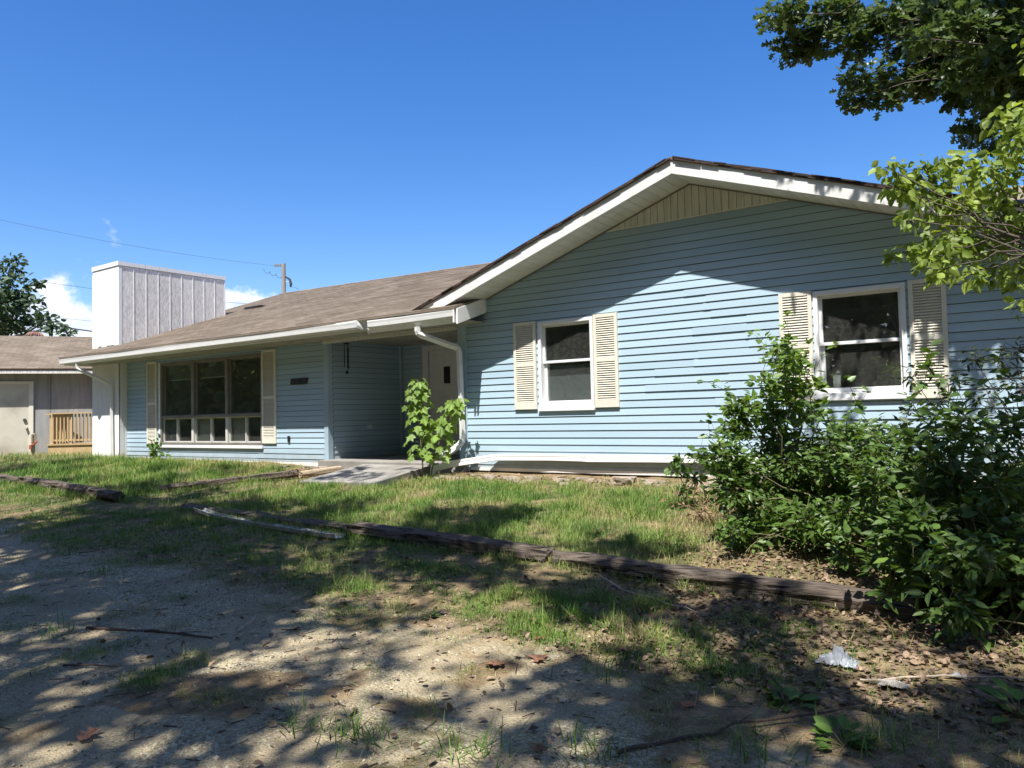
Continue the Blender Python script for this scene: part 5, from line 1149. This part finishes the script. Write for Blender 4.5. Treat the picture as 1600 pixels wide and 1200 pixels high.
tag(scatter('grass_tufts', BL_V, BL_F, pos2, frames(dv, nv), sc3, np.clip(.25+rng.normal(size=n)*.2, 0, .9), 'grass'), 'coarse tufts of taller grass on the drive edge', 'grass', kind='stuff')

# gravel
pos3, s3 = [], []
for _ in range(75000):
    u = random.random(); x = random.uniform(-8.5, .3); y = random.uniform(-8.3, -5.0)
    if not in_view((x, y, -1.1), 36, -60, 30): continue
    if random.random() > gravelness(x, y)*max(.15, .6+fbm(x, y, 1.3, 60)): continue
    s = random.choice((.0035,.004,.005,.005,.006,.008))
    if random.random() < .012: s = .015
    pos3.append((x, y, land_n(x, y)+s*.25)); s3.append(s)
pos3 = np.array(pos3); n = len(pos3)
OCT_V = [(1,0,.1),(.2,.9,-.1),(-.9,.3,.1),(-.4,-.85,0),(.1,.1,.75),(0,0,-.7)]; OCT_F = [(0,1,4),(1,2,4),(2,3,4),(3,0,4)]
d = rng.normal(size=(n,3)); d[:,2] *= .3; nn = rng.normal(size=(n,3))*.4+np.array([0,0,1.])
sc3 = np.array(s3)[:,None]*rng.uniform(.6,1.35,(n,3))
def gravel_mat():
    M = mat('limestone_chip', (0.41, 0.36, 0.27), (0.28, 0.245, 0.18), scale=30, rough=.95, spec=.15, rnd=.45); return M
MT['chip'] = gravel_mat()
tag(scatter('gravel', OCT_V, OCT_F, pos3, frames(d, nn), sc3, rng.random(n), 'chip'), 'loose pale gravel over the drive', 'gravel', kind='stuff'); print('gravel', n)

# leaf litter, mostly under the bushes at the right
L_, S_ = [], []
def litter(n, x0, x1, y0, y1, s, p=None):
    for _ in range(n):
        x, y = random.uniform(x0, x1), random.uniform(y0, y1)
        if p and random.random() > p(x, y): continue
        L_.append((x, y, land_n(x, y)+random.uniform(.004, .018))); S_.append(s*random.uniform(.5, 1.3))
litter(9000, -3.2, .4, -5.7, -2.6, .042, lambda x, y: min(1, .25+max(0, (x+3.0)*.55)))
litter(420, -6, -.3, -7.4, -4.2, .05)
litter(600, -10, -3, -5.4, -4.0, .05)
litter(300, -11.5, -10.2, -1.0, -.2, .05); litter(350, -8, -3, -.75, -.3, .05)
pos4 = np.array(L_); n = len(pos4); d = rng.normal(size=(n,3)); d[:,2] *= .25; nn = rng.normal(size=(n,3))*.45+np.array([0,0,1.])
LIT_V = [(0,0,0),(-.30,.3,.16),(-.26,.68,.12),(0,1,.05),(.26,.66,.16),(.30,.3,.10)]
tag(scatter('leaf_litter', LIT_V, LEAF_F, pos4, frames(d, nn), np.array(S_), rng.random(n), 'litter'), 'brown dead leaf litter under the bushes', 'leaf litter', kind='stuff')
# straw lying in the verge
pos5 = []
for _ in range(9000):
    x, y = random.uniform(-11, -.5), random.uniform(-7, -3.9)
    if random.random() < .5*(1-gravelness(x, y))+.06: pos5.append((x, y, land_n(x, y)+random.uniform(.003,.02)))
for _ in range(2500):
    x, y = random.uniform(-8, -3), random.uniform(-.9, -.35); pos5.append((x, y, land_n(x, y)+random.uniform(.003,.03)))
pos5 = np.array(pos5); n = len(pos5); d = rng.normal(size=(n,3)); d[:,2] *= .18; nn = rng.normal(size=(n,3))*.3+np.array([0,0,1.]); h = rng.uniform(.04,.13,n)
tag(scatter('straw', [(-.5,0,0),(.5,0,0),(.3,1,.03),(-.3,1,.03)], [(0,1,2,3)], pos5, frames(d, nn), np.stack([rng.uniform(.002,.004,n), h, h], -1), np.clip(.85+rng.normal(size=n)*.15, .45, 1), 'grass'), 'dry straw strewn over the verge', 'straw', kind='stuff')

# single dead leaves, sticks and scraps
def dead_leaf(x, y, s, label, rot):
    b = MB(); q = [(u*s, v*s, abs(u)*s*.22+random.uniform(0,.018)) for u, v, _ in OAK_V]; c_, s_ = math.cos(rot), math.sin(rot); z = land_n(x, y)+.006
    b.add([(x+u*c_-v*s_, y+u*s_+v*c_, z+w) for u, v, w in q], OAK_F); tag(b.build('dead_leaf', 'deadleaf', None), label, 'leaf', 'dead leaves on the drive')
for a in ((-2.52,-5.89,.15,'curled rust dead leaf at the grass edge, right one of the near pair',.4), (-2.66,-5.98,.13,'flat red-brown dead leaf at the grass edge, left one of the near pair',2.1), (-2.13,-5.53,.12,'tan dead leaf on the dry grass behind the pair',1.2),
          (-2.78,-5.56,.09,'small orange dead leaf standing at the gravel edge',5.0), (-3.95,-7.6,.13,'brown dead leaf alone on the gravel near the bottom left',3.6), (-1.95,-6.75,.10,'pale dead leaf lying among the bottom grass tufts',.2), (-1.55,-5.95,.10,'orange dead leaf in the shade by the thin stick',2.8), (-2.95,-5.25,.10,'brown dead leaf in the grass in front of the tie',1.7)): dead_leaf(*a)
def stick(pts, r, m, label):
    q = []
    for (x, y, dz) in pts: q.append(Vector((x, y, land_n(x, y)+dz)))
    w = []
    for a, c_ in zip(q[:-1], q[1:]): w += wander(a, c_, 4, .05)[:-1]
    w.append(q[-1]); tag(MB().tube(w, list(np.linspace(r, r*.4, len(w))), 6).build('stick', m, None), label, 'stick')
stick([(-5.75,-6.80,.012),(-5.28,-6.58,.015),(-4.72,-6.48,.01)], .014, 'twig', 'dark stick lying on the gravel at the left')
stick([(-4.68,-6.33,.012),(-4.66,-6.22,.05),(-4.85,-6.05,.02)], .010, 'paletwig', 'short pale forked twig in the middle of the drive')
stick([(-5.05,-6.1,.01),(-4.75,-5.85,.02),(-4.45,-5.75,.01)], .006, 'paletwig', 'thin pale twig at the grass edge of the drive')
stick([(-1.66,-6.55,.012),(-1.45,-6.28,.015),(-1.12,-5.95,.03),(-.85,-5.72,.05)], .011, 'twig', 'long dark branch lying on the gravel at the bottom right')
stick([(-3.0,-4.35,.10),(-2.75,-4.5,.06),(-2.35,-4.62,.03),(-2.0,-4.7,.02)], .007, 'paletwig', 'grey vine stem trailing over the tie')
stick([(-.95,-5.35,.02),(-.6,-5.15,.03),(-.15,-5.05,.03)], .007, 'paletwig', 'pale straight twig on the leaf litter under the dark bush')
stick([(-5.1,-7.25,.01),(-4.75,-7.1,.012)], .008, 'twig', 'short dark twig on the gravel at the lower left')
def crumple(x, y, s, m, label, cat, name, tall=.5, sy=.6):
    b = MB(); k = 30; vs = []; sd_ = random.random()*40
    for j in range(k):
        for i in range(k):
            u, v = i/(k-1)*2-1, j/(k-1)*2-1; rr = min(1, math.hypot(u, v)); e = 1+.35*noise.noise(Vector((u*2, v*2, sd_)))
            h = max(0, 1-rr)*tall*s*(.55+1.3*abs(noise.noise(Vector((u*3.1, v*3.1, sd_+7))))) + .02*s + .22*s*abs(noise.noise(Vector((u*6, v*6, sd_)))) + .08*s*abs(noise.noise(Vector((u*15, v*15, sd_))))
            vs.append((x+u*s*e, y+v*s*sy*e, land(x, y)+.012+h))
    b.add(vs, [(j*k+i, j*k+i+1, (j+1)*k+i+1, (j+1)*k+i) for j in range(k-1) for i in range(k-1)]); tag(b.build(name, m, None), label, cat)
crumple(-1.10, -5.16, .10, 'plastic', 'crumpled bluish-white plastic scrap on the leaf litter', 'plastic scrap', 'plastic_bag', .8)
crumple(-.80, -5.33, .065, 'paper', 'torn white paper scrap in the shade right of the plastic', 'paper scrap', 'paper_scrap', .35)
crumple(-.55, -5.08, .04, 'plastic', 'tiny white scrap under the dark bush', 'paper scrap', 'paper_scrap', .5)

# clover and small broadleaf weeds in the turf, twiggy bits on the drive
wp = []
for _ in range(9000):
    x, y = random.uniform(-18, -1.8), random.uniform(-5.4, -.6); d_ = density(x, y)
    if random.random() < d_*.55*(1 if fbm(x, y, 1.1, 90) > -.02 else .15): wp.append((x, y, land_n(x, y)+random.uniform(.015, .045)))
wp = np.array(wp); n = len(wp); d = rng.normal(size=(n,3)); d[:,2] *= .2
tag(scatter('lawn_weeds', LEAF_V, LEAF_F, wp, frames(d, rng.normal(size=(n,3))*.25+np.array([0,0,1.])), rng.uniform(.025,.055,n), rng.random(n), 'weed'), 'low clover and broadleaf weeds in the turf', 'weeds', kind='stuff')
tp = []
for _ in range(1500):
    x, y = random.uniform(-9, .2), random.uniform(-8.2, -4.2)
    if random.random() < .45: tp.append((x, y, land_n(x, y)+.004))
tp = np.array(tp); n = len(tp); d = rng.normal(size=(n,3)); d[:,2] *= .05; h = rng.uniform(.03,.14,n); w = rng.uniform(.0025,.006,n)
TW_V = [(-.5,0,-.4),(.5,0,-.4),(0,0,.6),(-.5,1,-.4),(.5,1,-.4),(0,1,.6)]; TW_F = [(0,1,4,3),(1,2,5,4),(2,0,3,5),(0,2,1),(3,4,5)]
tag(scatter('twig_litter', TW_V, TW_F, tp, frames(d, rng.normal(size=(n,3))*.1+np.array([0,0,1.])), np.stack([w, h, w], -1), rng.random(n), 'twig'), 'small broken twigs strewn over the drive', 'twigs', kind='stuff')
